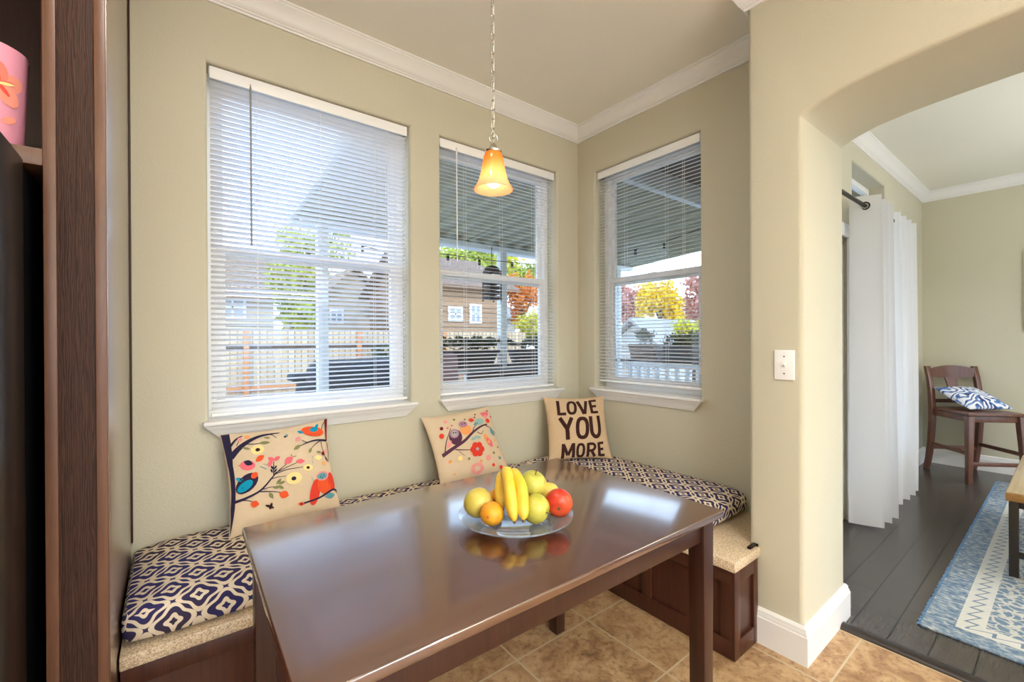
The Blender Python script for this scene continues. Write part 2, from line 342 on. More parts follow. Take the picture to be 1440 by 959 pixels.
class MB:
    def __init__(s): s.bm = bmesh.new(); s.uv = s.bm.loops.layers.uv.new('UVMap'); s.mats = []
    def mi(s, m):
        if m not in s.mats: s.mats.append(m)
        return s.mats.index(m)
    def add(s, vs, fs, m, X=None, uvs=None):
        k = s.mi(m); bv = [s.bm.verts.new(X @ V(v) if X is not None else V(v)) for v in vs]
        for j, f in enumerate(fs):
            try: fc = s.bm.faces.new([bv[i] for i in f])
            except ValueError: continue
            fc.material_index = k; fc.smooth = True
            if uvs:
                for lp, i in zip(fc.loops, f): lp[s.uv].uv = uvs[i]
        return bv
    def merge(s, b, m, X=None):
        b.verts.ensure_lookup_table(); b.verts.index_update()
        s.add([v.co.copy() for v in b.verts], [[v.index for v in f.verts] for f in b.faces], m, X); b.free()
    def box(s, lo, hi, m, bev=0, seg=2, X=None):
        b = bmesh.new(); bmesh.ops.create_cube(b, size=1)
        lo, hi = V(lo), V(hi); c = (lo + hi) / 2; d = hi - lo
        for v in b.verts: v.co = V((v.co.x * d.x + c.x, v.co.y * d.y + c.y, v.co.z * d.z + c.z))
        if bev: bmesh.ops.bevel(b, geom=b.edges[:], offset=min(bev, .49 * min(abs(q) for q in d)), segments=seg, affect='EDGES', profile=.5)
        bmesh.ops.recalc_face_normals(b, faces=b.faces[:])
        s.merge(b, m, X)
    def taper(s, c0, s0, c1, s1, m, bev=.004, X=None):
        b = bmesh.new(); vs = []
        for c, h in ((c0, s0), (c1, s1)):
            for dx, dy in ((-1, -1), (1, -1), (1, 1), (-1, 1)): vs.append(b.verts.new((c[0] + dx * h[0] / 2, c[1] + dy * h[1] / 2, c[2])))
        for f in ((3, 2, 1, 0), (4, 5, 6, 7), (0, 1, 5, 4), (1, 2, 6, 5), (2, 3, 7, 6), (3, 0, 4, 7)): b.faces.new([vs[i] for i in f])
        if bev: bmesh.ops.bevel(b, geom=b.edges[:], offset=bev, segments=2, affect='EDGES', profile=.5)
        bmesh.ops.recalc_face_normals(b, faces=b.faces[:]); s.merge(b, m, X)
    def bar(s, p, q, w, h, m, bev=.003, X=None, up=(0, 0, 1)):
        p, q = V(p), V(q); d = q - p; L = d.length; z = d.normalized(); u = V(up)
        if abs(z.dot(u)) > .99: u = V((1, 0, 0))
        x = u.cross(z).normalized(); y = z.cross(x)
        R = Matrix((x, y, z)).transposed().to_4x4(); R.translation = p
        if X is not None: R = X @ R
        s.box((-w / 2, -h / 2, 0), (w / 2, h / 2, L), m, bev, 2, R)
    def tube(s, pts, r, m, n=8, closed=False, X=None, caps=True):
        pts = [V(p) for p in pts]; N = len(pts); rr = r if isinstance(r, (list, tuple)) else [r] * N
        tan = []
        for i in range(N):
            a = pts[(i - 1) % N] if closed or i else pts[0]; b = pts[(i + 1) % N] if closed or i < N - 1 else pts[-1]
            tan.append((b - a).normalized())
        u = V((0, 0, 1)) if abs(tan[0].z) < .9 else V((1, 0, 0))
        x = u.cross(tan[0]).normalized(); vs = []
        for i in range(N):
            x = (x - tan[i] * x.dot(tan[i])).normalized(); y = tan[i].cross(x)
            for j in range(n):
                a = 2 * PI * j / n; vs.append(pts[i] + (x * math.cos(a) + y * math.sin(a)) * rr[i])
        fs = []
        for i in range(N if closed else N - 1):
            k = (i + 1) % N
            for j in range(n): fs.append((i * n + j, i * n + (j + 1) % n, k * n + (j + 1) % n, k * n + j))
        if caps and not closed: fs += [tuple(range(n - 1, -1, -1)), tuple((N - 1) * n + j for j in range(n))]
        s.add(vs, fs, m, X)
    def lathe(s, prof, m, n=32, X=None):
        vs = []; fs = []; idx = []
        for r, z in prof:
            if r < 1e-6: idx.append([len(vs)] * n); vs.append((0, 0, z))
            else:
                idx.append(list(range(len(vs), len(vs) + n)))
                vs += [(r * math.cos(2 * PI * j / n), r * math.sin(2 * PI * j / n), z) for j in range(n)]
        for a, b in zip(idx[:-1], idx[1:]):
            for j in range(n):
                f = []
                for q in (a[j], a[(j + 1) % n], b[(j + 1) % n], b[j]):
                    if q not in f: f.append(q)
                if len(f) > 2: fs.append(f)
        s.add(vs, fs, m, X)
    def ball(s, c, r, m, n=12, X=None):
        r = r if isinstance(r, (list, tuple)) else (r, r, r); k = n // 2 + 1
        s.lathe([(math.sin(PI * i / k), -math.cos(PI * i / k)) for i in range(k + 1)], m, n, (X or Matrix()) @ Matrix.Translation(c) @ Matrix.Diagonal((*r, 1)))
    def prism(s, poly, axis, a0, a1, m, X=None, bev=0):
        # poly in the two other axes (cyclic order), extruded along axis
        ax = 'XYZ'.index(axis); o = [(1, 2), (2, 0), (0, 1)][ax]; n = len(poly); b = bmesh.new(); vs = []
        for a in (a0, a1):
            for p in poly:
                v = [0, 0, 0]; v[ax] = a; v[o[0]] = p[0]; v[o[1]] = p[1]; vs.append(b.verts.new(v))
        b.faces.new(vs[:n][::-1]); b.faces.new(vs[n:])
        for i in range(n): b.faces.new((vs[i], vs[(i + 1) % n], vs[n + (i + 1) % n], vs[n + i]))
        bmesh.ops.recalc_face_normals(b, faces=b.faces[:])
        if bev: bmesh.ops.bevel(b, geom=b.edges[:], offset=bev, segments=2, affect='EDGES', profile=.5)
        s.merge(b, m, X)
    def sweep(s, prof, path, m, closed_path=False):
        # prof: list of (out, z) ; path: list of ((x,y),(nx,ny)) mitred offset directions
        vs = []; k = len(prof)
        for (x, y), (nx, ny) in path: vs += [(x + nx * o, y + ny * o, z) for o, z in prof]
        fs = []
        for i in range(len(path) - 1):
            for j in range(k - 1): fs.append((i * k + j, i * k + j + 1, (i + 1) * k + j + 1, (i + 1) * k + j))
        fs += [tuple(range(k)), tuple((len(path) - 1) * k + j for j in range(k - 1, -1, -1))]
        b = bmesh.new(); bv = [b.verts.new(v) for v in vs]
        for f in fs:
            try: b.faces.new([bv[i] for i in f])
            except ValueError: pass
        bmesh.ops.recalc_face_normals(b, faces=b.faces[:]); s.merge(b, m)
    def build(s, name, parent=None, local=False, angle=35, recalc=False):
        if recalc: bmesh.ops.recalc_face_normals(s.bm, faces=s.bm.faces[:])
        if parent is not None and not local: s.bm.transform(world_of(parent).inverted())
        me = bpy.data.meshes.new(name); s.bm.to_mesh(me); s.bm.free()
        for m in s.mats: me.materials.append(m)
        me.polygons.foreach_set('use_smooth', [True] * len(me.polygons))
        me.set_sharp_from_angle(angle=math.radians(angle))
        o = bpy.data.objects.new(name, me); COL.objects.link(o)
        if parent is not None: o.parent = parent
        return o

def tag(o, label, cat, group=None, kind=None):
    o['label'] = label; o['category'] = cat
    if group: o['group'] = group
    if kind: o['kind'] = kind
    return o
def thing(name, label, cat, loc=(0, 0, 0), rz=0, group=None):
    o = bpy.data.objects.new(name, None); COL.objects.link(o); o.location = loc; o.rotation_euler = (0, 0, rz); o.empty_display_size = .1
    return tag(o, label, cat, group)
def struct(o, label, cat):
    o['kind'] = 'structure'; o['label'] = label; o['category'] = cat; return o
def copy_tree(o, parent=None):
    c = o.copy(); COL.objects.link(c)
    if parent is not None: c.parent = parent
    for ch in list(o.children): copy_tree(ch, c)
    return c

# ------------------------------------------------------------------ camera
f_, yaw, pit, rol = 617.4216, math.radians(52.1657), math.radians(-.1241), math.radians(-.281)
fw = V((math.cos(yaw) * math.cos(pit), math.sin(yaw) * math.cos(pit), math.sin(pit)))
rt = V((math.sin(yaw), -math.cos(yaw), 0)); up = rt.cross(fw)
rt, up = rt * math.cos(rol) + up * math.sin(rol), up * math.cos(rol) - rt * math.sin(rol)
cd = bpy.data.cameras.new('camera'); cam = bpy.data.objects.new('camera', cd); COL.objects.link(cam)
mw = Matrix((rt, up, -fw)).transposed().to_4x4(); mw.translation = (0, 0, 1.28); cam.matrix_world = mw
cd.sensor_width = 36; cd.lens = f_ / 1440 * 36; cd.clip_start = .02; cd.clip_end = 200; S.camera = cam

# ------------------------------------------------------------------ room shell
YA, XB, XC, YC, YJ = 2.205, 2.318, 1.9635, .8675, .662
XL, YL, ZC, ZT = 6.187, .99, 2.686, 2.782
XLIV = 2.45; YBK, XLF, YRB = -3.2, -2.6, -3.4
T = .17

def wall_grid(name, us, zs, holes, P, bull=.016):
    """wall with openings: P(u,z,d) maps to world, d=0 room face, d=1 outer face; holes (u0,u1,z0,z1)"""
    us = sorted(set(us + [h[0] for h in holes] + [h[1] for h in holes])); zs = sorted(set(zs + [h[2] for h in holes] + [h[3] for h in holes]))
    b = bmesh.new(); vc = {}
    def vt(i, j, d):
        if (i, j, d) not in vc: vc[(i, j, d)] = b.verts.new(P(us[i], zs[j], d))
        return vc[(i, j, d)]
    def solid(i, j):
        if i < 0 or j < 0 or i >= len(us) - 1 or j >= len(zs) - 1: return False
        u, z = (us[i] + us[i + 1]) / 2, (zs[j] + zs[j + 1]) / 2
        return not any(h[0] < u < h[1] and h[2] < z < h[3] for h in holes)
    for i in range(len(us) - 1):
        for j in range(len(zs) - 1):
            if not solid(i, j): continue
            b.faces.new((vt(i, j, 0), vt(i + 1, j, 0), vt(i + 1, j + 1, 0), vt(i, j + 1, 0)))
            b.faces.new((vt(i, j, 1), vt(i, j + 1, 1), vt(i + 1, j + 1, 1), vt(i + 1, j, 1)))
            for di, dj, e in ((-1, 0, ((i, j), (i, j + 1))), (1, 0, ((i + 1, j), (i + 1, j + 1))), (0, -1, ((i, j), (i + 1, j))), (0, 1, ((i, j + 1), (i + 1, j + 1)))):
                if not solid(i + di, j + dj): b.faces.new((vt(*e[0], 0), vt(*e[1], 0), vt(*e[1], 1), vt(*e[0], 1)))
    bmesh.ops.recalc_face_normals(b, faces=b.faces[:])
    if bull:
        es = []
        inv = {v: k for k, v in vc.items()}
        for e in b.edges:
            k0, k1 = inv[e.verts[0]], inv[e.verts[1]]
            if k0[2] == 0 and k1[2] == 0 and len(e.link_faces) == 2 and e.link_faces[0].normal.dot(e.link_faces[1].normal) < .5:
                um, zm = (us[k0[0]] + us[k1[0]]) / 2, (zs[k0[1]] + zs[k1[1]]) / 2
                if any(h[0] - 1e-6 <= um <= h[1] + 1e-6 and h[2] - 1e-6 <= zm <= h[3] + 1e-6 for h in holes): es.append(e)
        bmesh.ops.bevel(b, geom=es, offset=bull, segments=5, affect='EDGES', profile=.5)
    mb = MB(); mb.merge(b, M['paint']); return mb.build(name)

Z0, Z1 = .945, 2.44
W1, W2, W3 = (.122, 1.024), (1.207, 2.115), (1.282, 2.045)
struct(wall_grid('wall_back', [XLF - .2, XB], [0, ZT + .12], [(W1[0], W1[1], Z0, Z1), (W2[0], W2[1], Z0, Z1)], lambda u, z, d: V((u, YA + T * d, z))),
       'khaki painted nook wall holding the two double windows', 'wall')
struct(wall_grid('wall_right', [YC, YA + T], [0, ZT + .12], [(W3[0], W3[1], Z0, Z1)], lambda u, z, d: V((XB + (XLIV - XB + .03) * d, u, z))),
       'khaki painted nook wall right of the corner holding one window', 'wall')

# arch wall: outline in (y,z)
arch = [(0, 2.150), (.006, 2.158), (.03, 2.171), (.06, 2.183), (.126, 2.203), (.228, 2.219), (.32, 2.227), (.40, 2.232), (.48, 2.236), (.55, 2.239), (.65, 2.241)]
half = .655
yr = YJ - 2 * half
pts = [(YC, 0), (YC, ZT + .12), (YBK, ZT + .12), (YBK, 0), (yr, 0)] + [(yr + u, z) for u, z in arch] + [(YJ - u, z) for u, z in arch[::-1][1:]] + [(YJ, 0)]
b = bmesh.new(); vv = [[b.verts.new((x, y, z)) for y, z in pts] for x in (XC, XLIV)]; n = len(pts)
b.faces.new(vv[0]); b.faces.new(vv[1][::-1])
for i in range(n): b.faces.new((vv[0][i], vv[1][i], vv[1][(i + 1) % n], vv[0][(i + 1) % n]))
bmesh.ops.recalc_face_normals(b, faces=b.faces[:])
es = [e for e in b.edges if abs(e.verts[0].co.x - e.verts[1].co.x) < 1e-6 and (
      all(yr - .01 <= v.co.y <= YJ + .01 for v in e.verts) and not all(abs(v.co.z) < 1e-6 for v in e.verts) or (all(abs(v.co.y - YC) < 1e-6 for v in e.verts) and abs(e.verts[0].co.x - XC) < 1e-6))]
bmesh.ops.bevel(b, geom=es, offset=.018, segments=5, affect='EDGES', profile=.5)
mb = MB(); mb.merge(b, M['paint']); struct(mb.build('wall_front'), 'thick khaki wall with the arched opening to the living room', 'wall')

# living room walls
DR = (2.86, 3.76, 0., 2.0); W4 = (3.87, 4.76, .42, 2.56); W5 = (5.0, 5.72, .42, 2.22)
struct(wall_grid('wall_curtain_side', [XLIV, XL + .15], [0, ZT + .12], [DR, W4, W5], lambda u, z, d: V((u, YL + .16 * d, z)), .014), 'khaki living room wall behind the white curtain', 'wall')
mb = MB(); mb.box((XL, YRB, 0), (XL + .15, YL, ZT + .12), M['paint']); struct(mb.build('wall_far'), 'plain khaki living room wall behind the counter stool', 'wall')
DL, DK = (2.9, 5.9, .0, 2.2), (-2.0, 1.4, .0, 2.2)  # door openings added out of view to let fill daylight in
struct(wall_grid('wall_living_side', [XLIV, XL + .15], [0, ZT + .12], [DL], lambda u, z, d: V((u, YRB - .15 * d, z)), 0), 'khaki living room side wall out of frame', 'wall')
struct(wall_grid('wall_kitchen_rear', [XLF - .2, XLIV], [0, ZT + .12], [DK], lambda u, z, d: V((u, YBK - .15 * d, z)), 0), 'khaki kitchen wall behind the camera', 'wall')
mb = MB(); mb.box((XLF - .15, YBK, 0), (XLF, YA, ZT + .12), M['paint']); struct(mb.build('wall_kitchen_side'), 'khaki kitchen wall left of the refrigerator', 'wall')
mb = MB(); mb.box((XLF - .2, YBK - .15, ZT), (XLIV, YA + T, ZT + .13), M['ceil']); struct(mb.build('ceiling_kitchen'), 'pale khaki ceiling over the breakfast nook', 'ceiling')
mb = MB(); mb.box((XLIV, YRB - .15, ZT), (XL + .15, YL + .16, ZT + .13), M['ceil']); struct(mb.build('ceiling_living'), 'pale ceiling over the living room', 'ceiling')
mb = MB(); mb.box((XLF - .2, YBK - .15, -.12), (2.352, YA + T, 0), M['tile']); struct(mb.build('floor_kitchen'), 'tan mottled ceramic tile floor', 'floor')
mb = MB(); mb.box((2.352, YRB - .15, -.12), (XL + .15, YL + .16, 0), M['plank']); struct(mb.build('floor_living'), 'dark wood plank floor of the living room', 'floor')
mb = MB(); mb.prism([(2.325, .0), (2.33, .010), (2.342, .015), (2.36, .016), (2.374, .010), (2.38, 0.)][::1] and [(yr, 0)] * 0 or [(0.0005, 2.320), (.010, 2.325), (.018, 2.338), (.019, 2.358), (.013, 2.374), (0.0005, 2.384)], 'Y', yr + .02, YJ - .02, plain('dark_threshold_wood', rgb(46, 40, 38), .3))
struct(mb.build('trim_1'), 'dark wood threshold strip between tile and planks', 'threshold')

# crown moulding
p_, h0, h1 = .068, ZC, ZT
crown = [(0, h0), (.010, h0), (.012, h0 + .008), (.018, h0 + .011), (.018, h0 + .016), (.026, h0 + .022), (.033, h0 + .036), (.042, h0 + .054), (.054, h0 + .070), (.062, h0 + .078), (.062, h0 + .084), (p_, h0 + .087), (p_, h1), (0, h1)]
mb = MB(); mb.sweep(crown, [((-.1, YA), (0, -1)), ((XB, YA), (-1, -1)), ((XB, YC), (-1, 1)), ((XC, YC), (-1, 1)), ((XC, YBK), (-1, 0))], M['white'])
struct(mb.build('trim_2'), 'white crown moulding around the nook ceiling', 'crown moulding')
mb = MB(); mb.sweep(crown, [((XLIV, YL), (0, -1)), ((XL, YL), (-1, -1)), ((XL, YRB), (-1, 0))], M['white'])
struct(mb.build('trim_3'), 'white crown moulding around the living room ceiling', 'crown moulding')
# baseboards
bbp = [(0, 0), (.019, 0), (.019, .112), (.016, .116), (.016, .122), (.012, .130), (.012, .138), (.007, .145), (.004, .148), (0, .148)]
mb = MB(); mb.sweep(bbp, [((XC, .835), (-1, 0)), ((XC, YJ), (-1, -1)), ((XLIV, YJ), (1, -1)), ((XLIV, YL), (1, 0))], M['white'])
struct(mb.build('baseboard_arch'), 'tall white baseboard wrapping the arch pillar', 'baseboard')
mb = MB(); mb.sweep(bbp, [((3.74, YL), (0, -1)), ((XL, YL), (-1, -1)), ((XL, YRB), (-1, 0))], M['white'])
struct(mb.build('baseboard_living'), 'white baseboard along the living room walls', 'baseboard')
mb = MB(); mb.sweep(bbp, [((XC, YBK), (-1, 0)), ((XC, yr), (-1, 1)), ((XLIV, yr), (1, 1)), ((XLIV, YRB), (1, 0))], M['white'])
struct(mb.build('baseboard_arch_far'), 'white baseboard on the far jamb of the arch', 'baseboard')

# ------------------------------------------------------------------ windows + blinds
def frame_ring(mb, lo, hi, w, d0, d1, m, bev=.004, bot=None):
    (u0, z0), (u1, z1) = lo, hi; bw = bot or w
    mb.box((u0, d0, z0), (u1, d1, z0 + bw), m, bev); mb.box((u0, d0, z1 - w), (u1, d1, z1), m, bev)
    mb.box((u0, d0, z0 + bw), (u0 + w, d1, z1 - w), m, bev); mb.box((u1 - w, d0, z0 + bw), (u1, d1, z1 - w), m, bev)

def window(idx, u0, u1, z0, z1, base, rot, label, apron=True, depth=.10, zm=1.675):
    root = bpy.data.objects.new('window_%d' % idx, None); COL.objects.link(root); root.location = base; root.rotation_euler = (0, 0, rot); struct(root, label, 'window')
    # local: x along wall, y outward, z up; coordinates relative to base
    m = M['vinyl']
    mb = MB(); frame_ring(mb, (u0, z0), (u1, z1), .036, depth, depth + .07, m); mb.build('window_frame', root, True)
    mb = MB(); frame_ring(mb, (u0 + .034, zm - .02), (u1 - .034, z1 - .034), .03, depth + .036, depth + .062, m, .003); up_ = mb.build('upper_sash', root, True)
    mb = MB(); mb.box((u0 + .06, depth + .047, zm), (u1 - .06, depth + .051, z1 - .06), M['glass']); mb.build('pane', up_, True)
    mb = MB(); frame_ring(mb, (u0 + .034, z0 + .03), (u1 - .034, zm + .03), .036, depth + .006, depth + .034, m, .004, .05)
    mb.box(((u0 + u1) / 2 - .03, depth - .002, zm + .018), ((u0 + u1) / 2 + .03, depth + .01, zm + .032), m, .003); lo_ = mb.build('lower_sash', root, True)
    mb = MB(); mb.box((u0 + .066, depth + .017, z0 + .07), (u1 - .066, depth + .021, zm), M['glass']); mb.build('pane', lo_, True)
    if apron:
        mb = MB()
        mb.box((u0 + .001, -.0, z0 - .004), (u1 - .001, depth + .01, z0 + .006), M['white'])
        a, b_ = u0 - .022, u1 + .022
        mb.box((a, -.045, z0 - .012), (b_, .004, z0 + .006), M['white'], .006, 3)
        prof = [(.0, z0 - .012), (-.036, z0 - .012), (-.034, z0 - .02), (-.026, z0 - .03), (-.022, z0 - .044), (-.014, z0 - .058), (-.012, z0 - .066), (0, z0 - .070)]
        vs = []; k = len(prof)
        for s in (0, 1):
            for y, z in prof:
                off = (z0 - .012 - z) * 1.0
                vs.append(((a + .004 + off) if s == 0 else (b_ - .004 - off), y, z))
        fs = [tuple(range(k))[::-1], tuple(range(k, 2 * k))] + [(i, (i + 1) % k, k + (i + 1) % k, k + i) for i in range(k)]
        mb.add(vs, fs, M['white']); mb.build('window_sill', root, True, recalc=True)
    return root

R0, RB = 0, -PI / 2
window(1, W1[0], W1[1], Z0, Z1, (0, YA, 0), 0, 'wide left double hung window with white sill, above the bird pillow')
window(2, W2[0], W2[1], Z0, Z1, (0, YA, 0), 0, 'double hung window behind the pendant light, left of the corner')
# right wall: local x -> world -y ; local y -> world +x
window(3, -W3[1], -W3[0], Z0, Z1, (XB, 0, 0), -PI / 2, 'narrower window on the right nook wall beside the corner')

def blind(label, u0, u1, zt, zb, base, rot, tilt, wand, cords, tassel=True):
    root = thing('window_blind', label, 'blind', base, rot, None)
    yc = .040
    mb = MB(); mb.box((u0, yc - .02, zt - .036), (u1, yc + .02, zt), M['vinyl'], .003)
    mb.box((u0 + .003, yc - .0235, zt - .052), (u1 - .003, yc - .0195, zt - .002), M['vinyl'], .0015); mb.build('headrail', root, True)
    pitch = .0222; w = .0255; z = zt - .062; mb = MB()
    while z > zb + .022:
        # slightly crowned slat; inner edge at -w/2
        vs = []; pr = []
        for i in range(5):
            q = -.5 + i / 4; pr.append((yc + q * w, z + q * w * tilt + .0016 * (1 - 4 * q * q)))
        for x in (u0 + .004, u1 - .004):
            vs += [(x, y, zz) for y, zz in pr] + [(x, y, zz - .0005) for y, zz in pr[::-1]]
        fs = [tuple(range(10)), tuple(range(19, 9, -1))] + [(i, 10 + i, 10 + (i + 1) % 10, (i + 1) % 10) for i in range(10)]
        mb.add(vs, fs, M['slat']); z -= pitch
    mb.build('slats', root, True, 60)
    mb = MB(); mb.box((u0 + .003, yc - .014, zb), (u1 - .003, yc + .014, zb + .014), M['vinyl'], .004)
    for c in cords: mb.lathe([(0, 0), (.005, 0), (.005, .003), (0, .003)], M['vinyl'], 12, Matrix.Translation((u0 + c * (u1 - u0), yc - .0138, zb + .007)) @ Matrix.Rotation(PI / 2, 4, 'X'))
    mb.build('bottom_rail', root, True)
    for c in cords:
        x = u0 + c * (u1 - u0); mb = MB()
        for dy in (-.0135, .0135): mb.tube([(x, yc + dy, zb + .01), (x, yc + dy, zt - .04)], .0008, M['vinyl'], 5)
        mb.build('ladder_cord', root, True)
    if wand:
        x = u0 + wand[0] * (u1 - u0); mb = MB()
        mb.tube([(x, yc - .028, zt - .045), (x, yc - .030, wand[1])], .0036, M[wand[2]], 8)
        mb.tube([(x, yc - .028, zt - .045), (x, yc - .022, zt - .03)], .002, M['nickel'], 6); mb.build('tilt_wand', root, True)
    if tassel:
        x = u0 + .86 * (u1 - u0); mb = MB()
        for dx, zz in ((0, 1.30), (.012, 1.36)):
            mb.tube([(x + dx, yc - .026, zt - .045), (x + dx, yc - .026, zz)], .0009, M['vinyl'], 5)
        mb.build('lift_cord', root, True)
    return root
M['wand_grey'] = plain('grey_clear_wand', rgb(150, 146, 140), .2)
blind('white mini blind covering the wide left window, slats tilted half closed', W1[0] + .008, W1[1] - .008, Z1 - .004, .962, (0, YA, 0), 0, -.36, (.17, 1.70, 'wand_grey'), (.2, .5, .8))
blind('white mini blind with open slats hanging behind the amber pendant', W2[0] + .006, W2[1] - .010, Z1 - .004, .962, (0, YA, 0), 0, .2, (.12, 1.74, 'vinyl'), (.2, .5, .8), False)
blind('white mini blind with open slats on the right wall window', -W3[1] + .006, -W3[0] - .006, Z1 - .004, .992, (XB, 0, 0), -PI / 2, .2, None, (.3, .7))

# living room openings
def simple_window(idx, u0, u1, z0, z1, label, zm):
    root = bpy.data.objects.new('window_%d' % idx, None); COL.objects.link(root); root.location = (0, YL, 0); struct(root, label, 'window')
    mb = MB(); frame_ring(mb, (u0, z0), (u1, z1), .045, .11, .158, M['vinyl']); mb.box((u0 + .04, .115, zm - .02), (u1 - .04, .15, zm + .02), M['vinyl'], .004); mb.build('window_frame', root, True)
    mb = MB(); mb.box((u0 + .04, .13, z0 + .04), (u1 - .04, .134, z1 - .04), M['glass']); mb.build('pane', root, True)
    mb = MB(); mb.box((u0 - .04, -.03, z0 - .03), (u1 + .04, .11, z0 + .002), M['white'], .006); mb.build('window_sill', root, True)
simple_window(4, *W4, 'tall white framed window behind the living room curtain', 2.05)
simple_window(5, *W5, 'living room window in the corner beside the counter stool', 1.3)
blind('white mini blind in the living room corner window beside the curtain', W5[0] + .01, W5[1] - .01, W5[3] - .004, W5[2] + .02, (0, YL, 0), 0, .5, None, (.2, .8), False)
root = bpy.data.objects.new('door_1', None); COL.objects.link(root); root.location = (0, YL, 0); struct(root, 'white glazed patio door left of the curtain', 'door')
mb = MB(); frame_ring(mb, (DR[0], 0), (DR[1], DR[3]), .05, .02, .15, M['white']); mb.box((DR[1] - .02, -.018, 0), (DR[1] + .065, .001, DR[3] + .07), M['white'], .004); mb.box((DR[0] - .065, -.018, 0), (DR[0] + .02, .001, DR[3] + .07), M['white'], .004); mb.box((DR[0] + .02, -.018, DR[3] - .02), (DR[1] - .02, .001, DR[3] + .07), M['white'], .004); mb.build('door_frame', root, True)
mb = MB(); frame_ring(mb, (DR[0] + .05, .05), (DR[1] - .03, DR[3] - .05), .06, .06, .10, M['white'], .004, .22); lf = mb.build('door_leaf', root, True)
mb = MB(); mb.box((DR[0] + .10, .078, .26), (DR[1] - .08, .082, DR[3] - .10), M['glass']); mb.build('pane', lf, True)
mb = MB(); mb.tube([(DR[0] + .08, .06, 1.0), (DR[0] + .08, .015, 1.0), (DR[0] + .17, .012, 1.0)], .009, M['nickel'], 8); mb.build('door_handle', lf, True)

for i_d, (D, yd, lb) in enumerate(((DK, YBK, 'wide white sliding door added behind the camera to let fill daylight into the kitchen'), (DL, YRB, 'wide white sliding door added out of view to let fill daylight into the living room'))):  # unseen glazed doors, added so daylight fills the rooms from behind
    root = bpy.data.objects.new('door_%d' % (i_d + 2), None); COL.objects.link(root); root.location = (0, yd, 0); struct(root, lb, 'door')
    mb = MB(); frame_ring(mb, (D[0], .0), (D[1], D[3]), .05, -.12, -.03, M['white']); mb.build('door_frame', root, True)
    xm_ = (D[0] + D[1]) / 2
    for a, b_, yy in ((D[0] + .05, xm_ + .04, -.11), (xm_ - .04, D[1] - .05, -.07)):
        mb = MB(); frame_ring(mb, (a, .05), (b_, D[3] - .05), .07, yy, yy + .035, M['white']); lf = mb.build('door_leaf', root, True)
        mb = MB(); mb.box((a + .06, yy + .015, .11), (b_ - .06, yy + .019, D[3] - .11), M['glass']); mb.build('pane', lf, True)

# ------------------------------------------------------------------ refrigerator bay at far left
def bx(name, lo, hi, m, parent=None, bev=.002):
    mb = MB(); mb.box(lo, hi, m, bev); return mb.build(name, parent)
cb = thing('refrigerator_cabinet', 'tall dark walnut cabinet surround with grained end panel beside the nook wall', 'cabinet', (-.7, 1.465, 0))
bx('end_panel', (-.229, 1.468, 0), (-.126, 2.203, 2.775), M['veneer'], cb)
bx('edge_strip', (-.232, 1.463, 0), (-.210, 1.476, 2.775), M['cab'], cb)
bx('edge_strip', (-.145, 1.463, 0), (-.124, 1.476, 2.775), M['cab'], cb)
bx('side_skin', (-.126, 1.474, 0), (-.1225, 2.203, 2.775), M['cabside'], cb, .001)
bx('scribe_strip', (-.1224, 2.188, .52), (-.117, 2.2035, 2.775), M['cabin'], cb, .001)
bx('shelf', (-1.19, 1.466, 1.688), (-.232, 2.19, 1.727), M['cab'], cb)
bx('back_panel', (-1.19, 2.185, 0), (-.232, 2.203, 2.775), M['cabin'], cb)
bx('inner_panel', (-.236, 1.478, 1.727), (-.2295, 2.185, 2.775), M['cabin'], cb)
bx('left_panel', (-1.215, 1.466, 0), (-1.19, 2.203, 2.775), M['cab'], cb)
bx('top_panel', (-1.19, 1.47, 2.74), (-.232, 2.19, 2.775), M['cab'], cb)
fr = thing('refrigerator', 'dark refrigerator standing in the walnut surround at the far left', 'refrigerator', (-.7, 1.7, 0))
bx('body', (-1.16, 1.41, .01), (-.262, 2.17, 1.682), M['fridge_dark'], fr, .006)
dr_ = bx('door', (-.70, 1.19, .05), (-.250, 1.404, 1.684), M['fridge'], fr, .012)
mb = MB(); mb.tube([(-.66, 1.19, .75), (-.66, 1.145, .78), (-.66, 1.145, 1.5), (-.66, 1.19, 1.53)], .012, M['fridge'], 8); mb.build('handle', dr_)
dr_ = bx('door', (-1.165, 1.19, .05), (-.708, 1.404, 1.684), M['fridge'], fr, .012)
mb = MB(); mb.tube([(-.75, 1.19, .75), (-.75, 1.145, .78), (-.75, 1.145, 1.5), (-.75, 1.19, 1.53)], .012, M['fridge'], 8); mb.build('handle', dr_)
# pink vase with a painted flower
mb = MB(); VC = V((-.345, 1.545, 1.727)); X = Matrix.Translation(VC)
mb.lathe([(0, .002), (.066, 0), (.070, .006), (.078, .222), (.079, .228), (.074, .226), (.067, .012), (0, .01)], M['pink'], 48, X)
def on_vase(a, z, d=.0012): r = .070 + .008 * z / .222 + d; return VC + V((r * math.cos(a), r * math.sin(a), z))
def v_ell(da, dz, ra, rz2, rot, m, lay):
    c0, s0 = math.cos(rot), math.sin(rot); pt = lambda q, w: on_vase(-.98 + (da + q * c0 - w * s0) / .075, .135 + dz + q * s0 + w * c0, lay)
    vs = [pt(0, 0)] + [pt(k * ra * math.cos(2 * PI * i / 18), k * rz2 * math.sin(2 * PI * i / 18)) for k in (.5, 1) for i in range(18)]
    mb.add(vs, [(0, 1 + i, 1 + (i + 1) % 18) for i in range(18)] + [(1 + i, 19 + i, 19 + (i + 1) % 18, 1 + (i + 1) % 18) for i in range(18)], m)
pa, pb, pc_ = ink('petal_a', 236, 128, 112), ink('petal_b', 240, 152, 134), ink('petal_c', 222, 84, 70)
